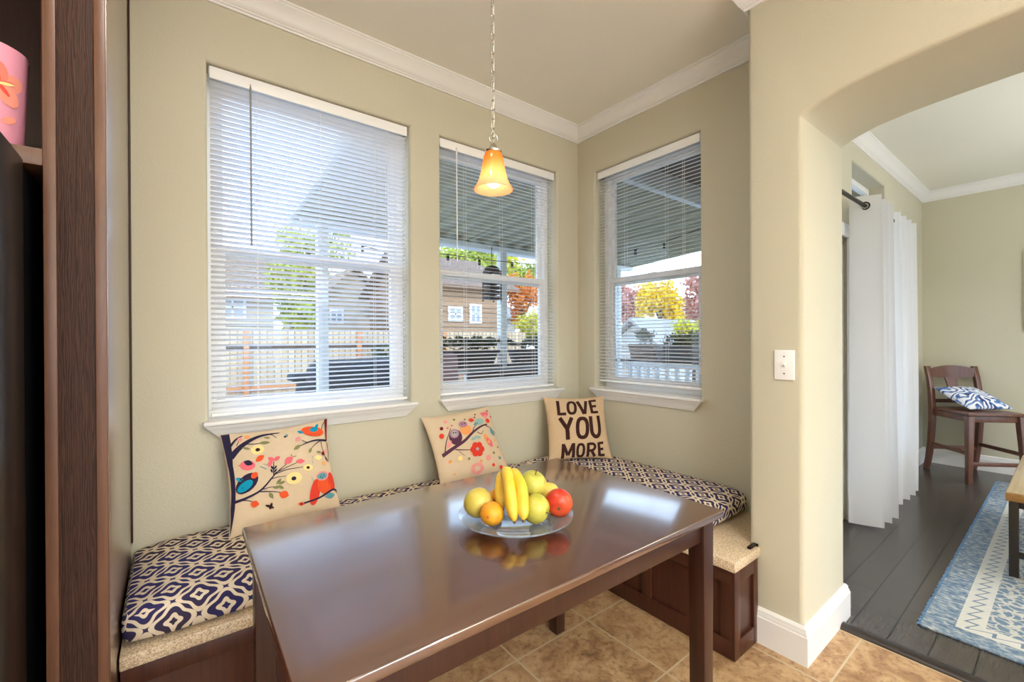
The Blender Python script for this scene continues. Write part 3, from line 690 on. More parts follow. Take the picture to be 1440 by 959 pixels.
for k in range(5):
    a0 = .4 + 2 * PI * k / 5; v_ell(.026 * math.cos(a0), .026 * math.sin(a0), .026, .019, a0, pa if k % 2 else pb, .0006 + .0002 * k)
for k in range(5):
    a0 = .4 + 2 * PI * k / 5; v_ell(.014 * math.cos(a0), .014 * math.sin(a0), .015, .0045, a0, pc_, .0019)
v_ell(.012, .004, .016, .0035, .3, ink('yellow', 240, 216, 150), .0023)
v_ell(.02, -.075, .016, .008, .5, pb, .0008); v_ell(-.02, -.085, .012, .007, 2.2, pb, .0008)
tag(mb.build('vase'), 'pink flowered ceramic vase on the shelf above the refrigerator', 'vase')

# ------------------------------------------------------------------ banquette bench
bn = thing('banquette_bench', 'dark wood L shaped corner bench with beige stone seat top under the windows', 'bench', (1.2, 1.9, 0))
BX, BY, BE = 1.765, 1.66, .842
mb = MB(); mb.prism([(-.118, BY), (BX, BY), (BX, BE), (1.955, BE), (1.955, .8665 - .0), (XB - .002, .876), (XB - .002, YA - .002), (-.118, YA - .002)], 'Z', 0.001, .36, M['bench']); mb.build('base', bn)
mb = MB()
def rs(axis, a0, a1, b_, n):
    # rails and stiles standing 12 mm proud of the base front
    def bxx(u0, u1, z0, z1):
        if axis == 'x': mb.box((u0, b_ - .013, z0), (u1, b_ + .003, z1), M['bench'], .003)
        else: mb.box((b_ - .013, u0, z0), (b_ + .003, u1, z1), M['bench'], .003)
    bxx(a0, a1, .002, .075); bxx(a0, a1, .30, .359)
    for i in range(n + 1):
        c = a0 + (a1 - a0) * i / n; w = .05
        lo, hi = max(a0, c - w / 2), min(a1, c + w / 2)
        if i == 0: lo, hi = a0, a0 + w
        if i == n: lo, hi = a1 - w, a1
        bxx(lo, hi, .075, .30)
rs('x', -.118, BX - .014, BY, 4); rs('y', BE - .002, BY - .014, BX, 2); mb.build('face_frame', bn)
mb = MB()
y0 = BE - .012
for lo, hi in (((BX - .013, y0, .002), (BX + .035, BE + .002, .359)), ((1.92, y0, .002), (1.957, BE + .002, .359)), ((BX + .035, y0, .002), (1.92, BE + .002, .075)), ((BX + .035, y0, .30), (1.92, BE + .002, .359))):
    mb.box(lo, hi, M['bench'], .003)
mb.build('end_panel', bn)
mb = MB(); mb.prism([(-.119, 1.632), (1.735, 1.632), (1.735, .822), (1.9615, .822), (1.9615, .8655), (XB - .002, .877), (XB - .002, YA - .002), (-.119, YA - .002)], 'Z', .361, .401, M['counter'], None, .004); mb.build('countertop', bn)
mb = MB(); mb.box((1.90, .835, .4015), (1.9615, .850, .412), M['metal_dark'], .003); mb.box((1.9495, .828, .4015), (1.9615, .850, .412), M['metal_dark'], .003)
tag(mb.build('bracket'), 'small dark bronze bracket on the bench end against the pillar', 'bracket')

def cushion(name, lo, hi, label, r=.045):
    """rounded slab with unfolded UVs in metres"""
    b = bmesh.new(); nx, ny, nz = 40, 26, 6
    bmesh.ops.create_cube(b, size=2)
    bmesh.ops.subdivide_edges(b, edges=b.edges[:], cuts=13, use_grid_fill=True)
    lo, hi = V(lo), V(hi); c = (lo + hi) / 2; h = (hi - lo) / 2
    uv = b.loops.layers.uv.new('UVMap')
    for v in b.verts:
        p = V((v.co.x * h.x, v.co.y * h.y, v.co.z * h.z)); q = V([max(-h[i] + r, min(h[i] - r, p[i])) for i in range(3)])
        # push grid towards corners
        q2 = V([math.copysign(abs(v.co[i]) ** .8, v.co[i]) * h[i] for i in range(3)])
        q = V([max(-h[i] + r, min(h[i] - r, q2[i])) for i in range(3)])
        d = q2 - q
        if d.length > 1e-6: q2 = q + d.normalized() * r
        if v.co.z > .5: q2.z += .012 * (1 - v.co.x ** 2) ** .5 * (1 - v.co.y ** 2) ** .5 if abs(v.co.x) < 1 and abs(v.co.y) < 1 else 0
        v.co = c + q2
    bmesh.ops.recalc_face_normals(b, faces=b.faces[:])
    mb = MB(); k = mb.mi(M['trellis']); mp = {}
    for f in b.faces:
        vs = [mp.setdefault(v, None) or mp.__setitem__(v, mb.bm.verts.new(v.co)) or mp[v] for v in f.verts]
        nf = mb.bm.faces.new(vs); nf.material_index = k; nrm = f.normal
        for lp in nf.loops:
            p = lp.vert.co
            if abs(nrm.z) > .6: q = (p.x, p.y + (min(0, p.z - hi.z) * (1 if p.y < c.y else -1) if min(p.y - lo.y, hi.y - p.y) < min(p.x - lo.x, hi.x - p.x) else 0))
            elif abs(nrm.y) > abs(nrm.x): q = (p.x, p.y + (p.z - hi.z) * (1 if nrm.y < 0 else -1))
            else: q = (p.x + (p.z - hi.z) * (1 if nrm.x < 0 else -1), p.y)
            lp[mb.uv].uv = q
    b.free(); return tag(mb.build(name, angle=80), label, 'cushion')
cushion('bench_cushion', (-.118, 1.645, .402), (1.738, 2.200, .512), 'long navy and cream patterned cushion on the window side of the bench')
cushion('bench_cushion', (1.742, 1.02, .402), (2.314, 2.200, .512), 'navy and cream patterned cushion on the short right bench arm')

# ------------------------------------------------------------------ throw pillows
class Pillow:
    def __init__(s, c, right, upv, w, h, t, mat, back):
        s.c = V(c); s.r = V(right).normalized(); s.n = s.r.cross(V(upv)).normalized(); s.u = s.n.cross(s.r).normalized()
        s.w, s.h, s.t = w, h, t; s.mb = MB(); N = 28
        for side, m in ((1, mat), (-1, back)):
            vs = []; fs = []; uvs = []
            for i in range(N + 1):
                for j in range(N + 1):
                    u, v = math.sin(PI / 2 * (-1 + 2 * i / N)), math.sin(PI / 2 * (-1 + 2 * j / N)); vs.append(s.P(u, v, 0, side)); uvs.append((u * w / 2 / .4, v * h / 2 / .4))
            for i in range(N):
                for j in range(N):
                    q = (i * (N + 1) + j, (i + 1) * (N + 1) + j, (i + 1) * (N + 1) + j + 1, i * (N + 1) + j + 1); fs.append(q if side > 0 else q[::-1])
            s.mb.add(vs, fs, m, None, uvs)
        s.lay = 0
    def P(s, u, v, d=0, side=1):
        x = s.w / 2 * u * (1 - .07 * u * u * (1 - v * v)); y = s.h / 2 * v * (1 - .07 * v * v * (1 - u * u))
        z = side * (s.t / 2 * max(0, (1 - u * u) * (1 - v * v)) ** .5 + d) + .004 * math.sin(3 * u + 2 * v) * (1 - u * u) * (1 - v * v)
        return s.c + s.r * x + s.u * y + s.n * z
    def corners(s, tl, tr, br, bl): s.q = [V(p).to_2d() if len(p) > 2 else V(p) for p in (tl, tr, br, bl)]
    def uvof(s, x, y):
        tl, tr, br, bl = s.q; a, b_ = .5, .5; p = V((x, y))
        for _ in range(12):
            f = tl * (1 - a) * (1 - b_) + tr * a * (1 - b_) + br * a * b_ + bl * (1 - a) * b_ - p
            da = (tr - tl) * (1 - b_) + (br - bl) * b_; db = (bl - tl) * (1 - a) + (br - tr) * a
            det = da.x * db.y - da.y * db.x
            a -= (f.x * db.y - f.y * db.x) / det; b_ -= (da.x * f.y - da.y * f.x) / det
        return max(-.985, min(.985, 2 * a - 1)), max(-.985, min(.985, 1 - 2 * b_))
    def pt(s, x, y, k=0): u, v = s.uvof(x, y); return s.P(u, v, .0016 + s.lay + .003 * max(abs(u), abs(v)) ** 8)
    def ell(s, x, y, rx, ry, m, rot=0, n=18):
        s.lay += .00004; c, sn = math.cos(math.radians(rot)), math.sin(math.radians(rot)); vs = [s.pt(x, y)]; fs = []
        for k in (.5, 1):
            for i in range(n):
                a = 2 * PI * i / n; dx, dy = k * rx * math.cos(a), k * ry * math.sin(a); vs.append(s.pt(x + dx * c - dy * sn, y + dx * sn + dy * c))
        for i in range(n): fs += [(0, 1 + (i + 1) % n, 1 + i), (1 + i, 1 + (i + 1) % n, 1 + n + (i + 1) % n, 1 + n + i)]
        s.mb.add(vs, fs, INK[m])
    def leaf(s, x, y, L, W, m, rot=0):
        s.lay += .00004; c, sn = math.cos(math.radians(rot)), math.sin(math.radians(rot)); vs = []; n = 8
        for sg in (1, -1):
            for i in range(n + 1):
                q = i / n; dx = (q - .5) * 2 * L; dy = sg * W * math.sin(PI * q) ** .9; vs.append(s.pt(x + dx * c - dy * sn, y + dx * sn + dy * c))
        s.mb.add(vs, [(i, i + 1, n + 2 + i, n + 1 + i) for i in range(n)], INK[m])
    def stroke(s, pts, w0, w1, m, sub=6, lin=False):
        s.lay += .00004; P = [V(p) for p in pts]; Q = []; w0, w1 = (w0 * 1.12, w1 * 1.12) if m == 'letter' else (w0, w1)
        if lin:
            for a, b_ in zip(P[:-1], P[1:]): Q += [a.lerp(b_, i / sub) for i in range(sub)]
            Q.append(P[-1])
        else:
            for i in range(len(P) - 1):
                p0, p1, p2, p3 = P[max(0, i - 1)], P[i], P[i + 1], P[min(len(P) - 1, i + 2)]
                for k in range(sub):
                    t = k / sub; Q.append(.5 * (2 * p1 + (p2 - p0) * t + (2 * p0 - 5 * p1 + 4 * p2 - p3) * t * t + (3 * p1 - p0 - 3 * p2 + p3) * t ** 3))
            Q.append(P[-1])
        vs = []; n = len(Q)
        for i, q in enumerate(Q):
            d = (Q[min(n - 1, i + 1)] - Q[max(0, i - 1)])
            d = d.normalized() if d.length > 1e-6 else V((1, 0)); nn = V((-d.y, d.x)); w = (w0 + (w1 - w0) * i / (n - 1)) / 2
            vs += [s.pt(*(q + nn * w)), s.pt(*(q - nn * w))]
        s.mb.add(vs, [(2 * i, 2 * i + 1, 2 * i + 3, 2 * i + 2) for i in range(n - 1)], INK[m])
    def ring(s, x, y, rx, ry, w, m, n=28):
        s.lay += .00004; vs = []
        for i in range(n):
            a = 2 * PI * i / n; c, sn = math.cos(a), math.sin(a)
            e = 2.6; k = (abs(c) ** e + abs(sn) ** e) ** (-1 / e)
            vs += [s.pt(x + rx * k * c, y + ry * k * sn), s.pt(x + (rx - w) * k * c, y + (ry - w) * k * sn)]
        s.mb.add(vs, [(2 * i, 2 * i + 1, 2 * ((i + 1) % n) + 1, 2 * ((i + 1) % n)) for i in range(n)], INK[m])
    def build(s, label):
        bmesh.ops.remove_doubles(s.mb.bm, verts=s.mb.bm.verts[:], dist=.00001)
        o = s.mb.build('throw_pillow', angle=60); return tag(o, label, 'pillow')

# 1: birds in branches
P = Pillow((.372, 2.070, .720), (.416, .0, .018), (-.035, .15, .37), .42, .41, .10, M['linen'], M['linen_back'])
P.corners((95, 212), (862, 103), (950, 800), (235, 892))
P.stroke([(125, 215), (150, 330), (170, 440)], 62, 34, 'navy'); P.stroke([(160, 400), (190, 520), (215, 680), (225, 890)], 34, 26, 'navy')
P.stroke([(170, 380), (250, 292), (360, 226), (490, 205)], 46, 6, 'navy'); P.stroke([(158, 310), (200, 250), (240, 222)], 20, 6, 'navy')
P.stroke([(250, 290), (330, 290), (370, 285)], 8, 4, 'navy'); P.leaf(390, 285, 38, 13, 'olive', 0); P.leaf(270, 322, 30, 9, 'olive', 15)
P.stroke([(330, 240), (420, 215), (470, 250)], 7, 4, 'navy'); P.stroke([(205, 300), (218, 262)], 5, 4, 'navy')
P.ell(272, 232, 20, 15, 'tan'); P.ell(224, 252, 17, 16, 'rose'); P.leaf(405, 245, 24, 8, 'olive', 10)
P.ell(345, 335, 44, 36, 'yellow'); P.ell(347, 336, 16, 13, 'brown')
P.ell(535, 240, 18, 9, 'brown', -30); P.ell(540, 232, 10, 10, 'teal')
P.ell(287, 442, 52, 34, 'pink', 8); P.leaf(365, 400, 34, 20, 'orange', -35); P.leaf(290, 425, 34, 18, 'navy', 20); P.stroke([(235, 440), (222, 438)], 10, 2, 'orange')
P.stroke([(370, 455), (415, 478)], 5, 5, 'teal'); P.stroke([(390, 440), (430, 452)], 4, 4, 'teal')
P.leaf(240, 532, 30, 13, 'cyan', 20); P.ell(292, 560, 82, 56, 'navy', -38); P.ell(282, 578, 56, 30, 'cyan', -32); P.ell(338, 512, 24, 20, 'orange', -30)
P.stroke([(218, 675), (300, 655), (390, 612), (462, 528)], 20, 9, 'navy'); P.stroke([(462, 528), (500, 490), (545, 452)], 8, 4, 'navy'); P.stroke([(462, 520), (550, 492), (660, 482)], 7, 3, 'navy')
P.stroke([(440, 548), (490, 538), (545, 536)], 6, 3, 'navy'); P.stroke([(400, 610), (450, 600), (500, 601)], 6, 3, 'navy'); P.stroke([(385, 622), (470, 632), (560, 655)], 7, 4, 'navy'); P.stroke([(262, 668), (310, 672), (370, 695)], 7, 4, 'navy')
P.stroke([(470, 510), (560, 470), (625, 445)], 6, 3, 'navy')
P.stroke([(465, 530), (460, 470), (458, 430)], 8, 4, 'navy'); P.leaf(450, 470, 16, 6, 'navy', 60); P.leaf(472, 470, 16, 6, 'navy', -60); P.leaf(448, 492, 15, 6, 'navy', 60); P.leaf(474, 492, 15, 6, 'navy', -60)
for x, y, a in ((440, 412, -60), (477, 410, 60), (435, 440, 20)): P.leaf(x, y, 26, 15, 'pink', a + 90)
P.leaf(558, 428, 36, 24, 'pink', -40); P.leaf(640, 440, 34, 17, 'pink', 0); P.stroke([(585, 405), (610, 400)], 4, 4, 'brown'); P.stroke([(580, 400), (572, 385)], 4, 4, 'brown')
P.ell(600, 555, 54, 42, 'yellow'); P.ell(598, 557, 17, 14, 'navy'); P.ell(697, 488, 36, 24, 'yellow'); P.ell(697, 488, 13, 10, 'brown')
for x, y, a in ((500, 567, -50), (516, 607, 30), (488, 605, 0), (520, 578, -20)): P.leaf(x, y, 24, 10, 'olive', a)
P.leaf(457, 655, 26, 12, 'olive', 55); P.leaf(540, 660, 34, 26, 'orange', 20); P.leaf(357, 700, 30, 22, 'orange', 10)
P.ell(455, 730, 32, 8, 'brown', 25); P.ell(462, 728, 9, 22, 'brown', 10)
P.leaf(642, 210, 26, 12, 'cyan', 20); P.ell(738, 208, 92, 42, 'orange', 10); P.ell(748, 192, 34, 22, 'cyan', -10); P.leaf(770, 165, 22, 12, 'cyan', -60)
for i in range(6): P.ell(690 + 20 * i, 232 + 3 * (i % 2), 4, 3, 'maroon')
P.stroke([(852, 285), (770, 282), (700, 298), (640, 325)], 18, 5, 'navy'); P.stroke([(800, 285), (750, 320), (722, 350)], 8, 4, 'navy'); P.leaf(622, 270, 26, 18, 'rose', -40); P.leaf(616, 336, 32, 14, 'olive', -35); P.leaf(715, 362, 24, 11, 'olive', -65); P.stroke([(690, 300), (650, 280)], 5, 3, 'navy')
P.stroke([(845, 108), (850, 190), (856, 290)], 26, 10, 'maroon'); P.stroke([(812, 195), (818, 160), (838, 132)], 6, 6, 'navy'); P.stroke([(862, 300), (872, 370), (870, 450)], 6, 4, 'navy'); P.stroke([(805, 290), (815, 340), (845, 420), (868, 440)], 5, 4, 'navy')
P.ell(822, 386, 15, 15, 'maroon'); P.ell(842, 370, 12, 18, 'rose'); P.leaf(785, 376, 22, 9, 'olive', 10); P.leaf(778, 418, 34, 18, 'yellow', 0); P.leaf(828, 460, 20, 16, 'tan', 40); P.leaf(850, 425, 24, 6, 'navy', 60)
P.ell(752, 668, 36, 96, 'red', 8); P.ell(884, 596, 28, 70, 'red', -8); P.ell(838, 610, 70, 76, 'orange', 10); P.ell(810, 552, 52, 34, 'rose', -12); P.ell(808, 554, 42, 24, 'teal', -12); P.ell(796, 558, 5, 4, 'navy'); P.ell(824, 548, 5, 4, 'navy'); P.stroke([(808, 566), (806, 578)], 7, 2, 'navy')
P.stroke([(650, 745), (780, 712), (900, 655), (948, 700)], 13, 14, 'navy'); P.leaf(660, 742, 24, 14, 'orange', 10); P.leaf(868, 700, 40, 22, 'teal', -10)
for x, y in ((730, 405), (732, 440), (725, 555), (735, 575)): P.stroke([(x, y), (x + 3, y + 22)], 4, 3, 'teal')
P.build('beige throw pillow printed with birds on branches, leftmost under the wide window')

# 2: owls on a branch
P = Pillow((1.290, 2.075, .699), (.441, 0, .022), (-.03, .19, .36), .44, .40, .10, M['linen'], M['linen_back'])
P.corners((138, 245), (790, 150), (900, 740), (312, 850))
P.stroke([(290, 588), (390, 530), (480, 480), (560, 412), (650, 358), (725, 335)], 32, 12, 'plum'); P.stroke([(312, 565), (325, 480), (370, 365)], 10, 5, 'plum'); P.stroke([(400, 545), (460, 552), (532, 556)], 9, 6, 'plum'); P.stroke([(430, 560), (480, 600)], 5, 3, 'plum')
P.stroke([(560, 400), (580, 365), (600, 350)], 8, 4, 'plum'); P.stroke([(600, 410), (640, 425), (665, 395)], 7, 4, 'plum'); P.stroke([(700, 350), (760, 370), (805, 415)], 9, 6, 'plum')
P.ell(407, 442, 56, 66, 'plum', -10); P.ell(398, 412, 40, 40, 'mauve'); P.ell(398, 412, 26, 28, 'grey'); P.ell(390, 405, 6, 6, 'brown'); P.ell(410, 405, 6, 6, 'brown'); P.leaf(350, 500, 38, 18, 'rose', -60)
P.ell(500, 385, 50, 46, 'tan'); P.ell(480, 332, 40, 30, 'mauve'); P.ell(470, 330, 6, 6, 'brown'); P.ell(494, 326, 6, 6, 'brown')
for k in range(6): P.ell(590 + 36 * math.cos(k * PI / 3), 555 + 36 * math.sin(k * PI / 3), 28, 28, 'red')
P.ell(590, 555, 34, 34, 'red'); P.ell(590, 553, 13, 13, 'grey')
P.leaf(562, 296, 30, 20, 'red', 0); P.ell(640, 312, 52, 30, 'paleteal', -15); P.leaf(600, 335, 28, 12, 'teal', -20); P.ell(705, 240, 26, 22, 'pink'); P.ell(740, 232, 22, 22, 'pink'); P.ell(722, 262, 24, 18, 'rose'); P.ell(738, 302, 24, 22, 'red'); P.stroke([(670, 220), (690, 245), (715, 215)], 7, 7, 'pink')
P.leaf(767, 405, 44, 22, 'teal', 65); P.leaf(690, 470, 50, 24, 'tan', 60); P.leaf(715, 500, 50, 26, 'pink', 55); P.ell(562, 465, 26, 14, 'paleteal', -20); P.ell(600, 455, 30, 12, 'paleteal', 10)
for x, y, r, c in ((290, 360, 16, 'maroon'), (287, 426, 22, 'red'), (690, 630, 24, 'rose'), (736, 692, 14, 'red'), (812, 712, 17, 'red'), (396, 740, 9, 'tan'), (330, 300, 16, 'rose'), (405, 282, 12, 'olive'), (502, 286, 10, 'olive'), (355, 640, 14, 'tan'), (440, 620, 20, 'yellow'), (515, 628, 11, 'olive'), (620, 655, 12, 'tan'), (745, 590, 12, 'olive'), (805, 632, 14, 'teal'), (612, 238, 8, 'maroon'), (755, 205, 8, 'maroon'), (790, 260, 9, 'red'), (600, 270, 8, 'maroon'), (780, 480, 9, 'tan'), (800, 540, 10, 'olive'), (340, 360, 9, 'pink'), (380, 340, 8, 'pink'), (530, 590, 8, 'rose')): P.ell(x, y, r, r, c)
for k in range(5): P.ell(590 + 40 * math.cos(k * 1.257), 715 + 36 * math.sin(k * 1.257), 17, 26, 'rose', k * 72)
P.build('beige throw pillow printed with two owls, second from the left behind the fruit')

# 3: lettering
rv = V((.352, -.204, 0)); P = Pillow((2.058, 1.972, .716), rv, (.08, .135, .39), .41, .41, .13, M['linen2'], M['linen2'])
P.corners((108, 130), (786, 120), (850, 800), (162, 822))
def E_(x0, y0, x1, y1, tilt, L, w):
    P.stroke([(x0, y0), (x1, y1)], w, w, 'letter', 5, True)
    for q in (0.06, .5, .94):
        x, y = x0 + (x1 - x0) * q, y0 + (y1 - y0) * q; l = L * (.85 if .2 < q < .8 else 1); P.stroke([(x, y), (x + l, y + tilt)], w * .82, w * .82, 'letter', 4, True)
P.stroke([(250, 178), (256, 350)], 31, 31, 'letter', 5, True); P.stroke([(256, 338), (335, 338)], 28, 28, 'letter', 4, True)
P.ring(397, 266, 55, 84, 30, 'letter'); P.stroke([(462, 186), (528, 344)], 32, 30, 'letter', 5, True); P.stroke([(560, 182), (536, 344)], 30, 30, 'letter', 5, True)
E_(603, 176, 622, 334, -8, 76, 30)
P.stroke([(262, 380), (342, 500)], 38, 38, 'letter', 5, True); P.stroke([(392, 380), (342, 500)], 36, 38, 'letter', 5, True); P.stroke([(342, 485), (350, 612)], 40, 40, 'letter', 5, True)
P.ring(505, 492, 72, 118, 38, 'letter')
P.stroke([(597, 368), (602, 470), (612, 545), (650, 582), (690, 560), (702, 490), (690, 358)], 36, 36, 'letter', 8)
P.stroke([(303, 815), (300, 655)], 30, 30, 'letter', 5, True); P.stroke([(302, 660), (355, 780)], 30, 28, 'letter', 5, True); P.stroke([(408, 655), (358, 780)], 28, 28, 'letter', 5, True); P.stroke([(410, 650), (418, 806)], 30, 30, 'letter', 5, True)
P.ring(490, 730, 48, 80, 28, 'letter')
P.stroke([(573, 800), (568, 650)], 28, 28, 'letter', 5, True); P.stroke([(570, 660), (625, 660), (645, 690), (622, 725), (575, 732)], 26, 26, 'letter', 6); P.stroke([(605, 725), (650, 794)], 28, 28, 'letter', 5, True)
E_(684, 642, 702, 786, -8, 58, 28)
P.build('tan throw pillow lettered LOVE YOU MORE standing in the bench corner')

# ------------------------------------------------------------------ dining table
tb = thing('dining_table', 'dark brown rectangular wooden dining table holding the fruit plate', 'table', (.8, 1.0, 0), math.radians(-1.194))
tx0, tx1, ty0, ty1, HT = -.6504, .5775, -.3063, .4688, .742
mb = MB(); mb.box((tx0, ty0, HT - .022), (tx1, ty1, HT), M['table'], .004, 3); mb.build('tabletop', tb, True)
mb = MB(); i_ = .032
for lo, hi in (((tx0 + i_, ty0 + i_, HT - .092), (tx1 - i_, ty0 + i_ + .02, HT - .0225)), ((tx0 + i_, ty1 - i_ - .02, HT - .092), (tx1 - i_, ty1 - i_, HT - .0225)),
               ((tx0 + i_, ty0 + i_ + .02, HT - .092), (tx0 + i_ + .02, ty1 - i_ - .02, HT - .0225)), ((tx1 - i_ - .02, ty0 + i_ + .02, HT - .092), (tx1 - i_, ty1 - i_ - .02, HT - .0225))):
    mb.box(lo, hi, M['table_leg'], .002)
mb.build('apron', tb, True)
for x in (tx0 + .05, tx1 - .05):
    for y in (ty0 + .05, ty1 - .05):
        mb = MB(); mb.taper((x, y, 0.0), (.050, .050), (x, y, HT - .023), (.056, .056), M['table_leg'], .004); mb.build('leg', tb, True)

# plate and fruit (plate centre on the table)
PC = V((.787, 1.0, HT + .0005))
mb = MB(); mb.lathe([(0, .010), (.06, .010), (.068, .0), (.080, 0), (.080, .012), (.095, .016), (.130, .026), (.160, .035), (.166, .038), (.164, .041), (.128, .031), (.09, .021), (0, .016)], M['dish'], 56, Matrix.Translation(PC))
tag(mb.build('fruit_plate'), 'clear footed glass plate holding the fruit on the dining table', 'plate')
# local frame on the plate: e1 to the picture right, e2 away from camera
e1 = V((.790, -.613, 0)); e2 = V((.613, .790, 0))
def at(a, b_, z): return PC + e1 * a + e2 * b_ + V((0, 0, z))
def apple(name, a, b_, z, r, m, label, tilt, rz, group=None, cat='apple'):
    rot = Matrix.Rotation(rz, 4, 'Z') @ Matrix.Rotation(tilt, 4, 'X')
    o = thing(name, label, cat, at(a, b_, z), 0, group)
    prof = []
    for i in range(21):
        t = PI * i / 20; rr = r * math.sin(t) * (1 + .06 * math.cos(t)); zz = -r * .93 * math.cos(t)
        if t > PI * .8: zz -= r * .30 * ((t - PI * .8) / (PI * .2)) ** 1.6
        if t < PI * .14: zz += r * .14 * (1 - t / (PI * .14))
        prof.append((rr if 0 < i < 20 else 0, zz))
    mb = MB(); mb.lathe(prof, m, 28, rot)
    for v in mb.bm.verts:
        q = rot.inverted() @ v.co; an = math.atan2(q.y, q.x); s = 1 + .025 * math.cos(5 * an) * max(0, -q.z / r) + .02 * math.cos(an + 1); v.co = rot @ V((q.x * s, q.y * s, q.z))
    mb.build('flesh', o, True, 60)
    mb = MB(); mb.tube([rot @ V((0, 0, .62 * r)), rot @ V((.002, 0, .8 * r)), rot @ V((.006, .002, 1.02 * r))], [.002, .0016, .0022], M['banana_tip'], 6); mb.build('stem', o, True)
    mb = MB()
    for k in range(5):
        an = k * 2 * PI / 5; mb.tube([rot @ V((0, 0, -.80 * r)), rot @ V((.006 * math.cos(an), .006 * math.sin(an), -.86 * r))], [.0018, .0008], M['banana_tip'], 5)
    mb.build('calyx', o, True)
    return o
# spheres are set so they rest on the plate or on each other
apple('apple', -.108, .000, .066, .043, M['apple_y'], 'large yellow apple at the left end of the fruit plate', 2.0, -.2)
apple('apple', .058, -.036, .062, .041, M['apple_g'], 'bruised green apple in front, right of the bananas', 1.8, .45)
apple('apple', .052, .052, .104, .042, M['apple_g'], 'tall pale green apple behind the bananas on top', .3, .5)
apple('apple', .098, .060, .073, .037, M['apple_y'], 'yellow apple half hidden behind the red one', .4, 2.)
apple('apple', .124, -.004, .067, .040, M['apple_r'], 'single red apple at the right end of the fruit plate', -1.4, -.75)
def citrus(a, b_, z, r, label):
    o = thing('orange', label, 'orange', at(a, b_, z)); mb = MB()
    mb.ball((0, 0, 0), (r, r, r * .93), M['orange'], 24); mb.build('peel', o, True, 60)
    mb = MB(); d = (-e2 * .92 + V((0, 0, .1)) - e1 * .25).normalized(); mb.ball(d * r * .97, .004, M['tipn'], 8); mb.build('navel', o, True)
M['tipn'] = plain('orange_navel', rgb(188, 104, 36), .6)
citrus(-.066, -.052, .055, .034, 'small orange at the front left of the fruit plate beside the bananas')
citrus(-.055, .050, .064, .028, 'orange tucked behind the front orange under the bananas')
bb = thing('banana_bunch', 'bunch of ripe yellow bananas draped over the middle of the fruit', 'bananas', at(0, 0, .09))
def banana(pts, r):
    N = 20; P_ = []; R_ = []
    for i in range(N + 1):
        t = i / N; k = t * (len(pts) - 1); j = min(int(k), len(pts) - 2); f = k - j
        p0, p1, p2, p3 = [V(pts[max(0, min(len(pts) - 1, j + d))]) for d in (-1, 0, 1, 2)]
        P_.append(at(*(.5 * (2 * p1 + (p2 - p0) * f + (2 * p0 - 5 * p1 + 4 * p2 - p3) * f * f + (3 * p1 - p0 - 3 * p2 + p3) * f ** 3))))
        R_.append(r * (min(1, .42 + 2.6 * t) if t < .25 else (1 if t < .78 else max(.25, 1 - ((t - .78) / .22) ** 1.7 * .75))))
    mb = MB(); mb.tube(P_, R_, M['banana'], 6)
    bmesh.ops.subdivide_edges(mb.bm, edges=mb.bm.edges[:], cuts=1, use_grid_fill=True, smooth=.35)
    o = mb.build('banana', bb, angle=70)
    mb = MB(); d = (P_[-1] - P_[-2]).normalized(); mb.tube([P_[-1] - d * .002, P_[-1] + d * .006], [r * .26, r * .2], M['banana_tip'], 8); mb.build('tip', o)
stem = (-.030, .062, .128)
banana([stem, (-.026, .012, .150), (-.018, -.040, .132), (-.012, -.072, .092), (-.004, -.092, .050)], .0190)
banana([stem, (-.004, .016, .144), (.016, -.040, .124), (.020, -.076, .084), (.020, -.094, .054)], .0178)
banana([stem, (-.042, .036, .132), (-.047, .012, .108), (-.044, -.006, .080), (-.036, -.016, .056)], .0150)
mb = MB(); s_ = at(*stem); mb.tube([s_ - e2 * .008, s_ + V((0, 0, .006)) + e2 * .012, s_ + e2 * .03 + V((0, 0, -.004))], [.016, .011, .008], M['banana_tip'], 8); mb.build('stem', bb)

# ------------------------------------------------------------------ pendant lamp
LC = V((.803, 1.125, 1.752))
pl = thing('pendant_lamp', 'amber glass bell pendant lamp hanging on a nickel chain above the table', 'lamp', LC)
mb = MB(); pr = [(.062, 0), (.0605, .004), (.053, .015), (.0465, .029), (.041, .048), (.0365, .068), (.033, .09), (.0295, .106), (.023, .120)]
mb.lathe(pr + [(r - .0025, z - .001) for r, z in pr[::-1]] + [pr[0]], M['amber'], 48); mb.build('lamp_shade', pl, True, 60)
mb = MB(); mb.lathe([(0, .114), (.026, .116), (.027, .121), (.016, .126), (.012, .136), (.006, .144), (0, .146)], M['nickel'], 28)
mb.lathe([(0, .085), (.013, .085), (.013, .115), (0, .115)], M['white'], 20)
mb.build('shade_cap', pl, True)
mb = MB(); mb.tube([(.016 * math.cos(a), 0, .162 + .016 * math.sin(a)) for a in [2 * PI * i / 24 for i in range(24)]], .0022, M['nickel'], 8, True); mb.build('ring', pl, True)
mb = MB(); mb.ball((0, 0, .038), (.026, .026, .032), M['bulb'], 20); mb.build('bulb', pl, True, 80)
mb = MB(); z = .178; k = 0
while z < ZT - LC.z - .06:
    L, w = .017, .0055; pts = []
    for i in range(16):
        a = 2 * PI * i / 16; x = w * math.cos(a); zz = z + (L - w) * (1 if math.sin(a) > 0 else -1) + w * math.sin(a); pts.append((x, 0, zz) if k % 2 else (0, x, zz))
    mb.tube(pts, .0013, M['nickel'], 6, True); z += 2 * L - .0045; k += 1
mb.tube([(.002, .001, .15), (.003, -.002, .5), (.001, .002, ZT - LC.z - .03)], .0012, M['white'], 6); mb.build('chain', pl, True)
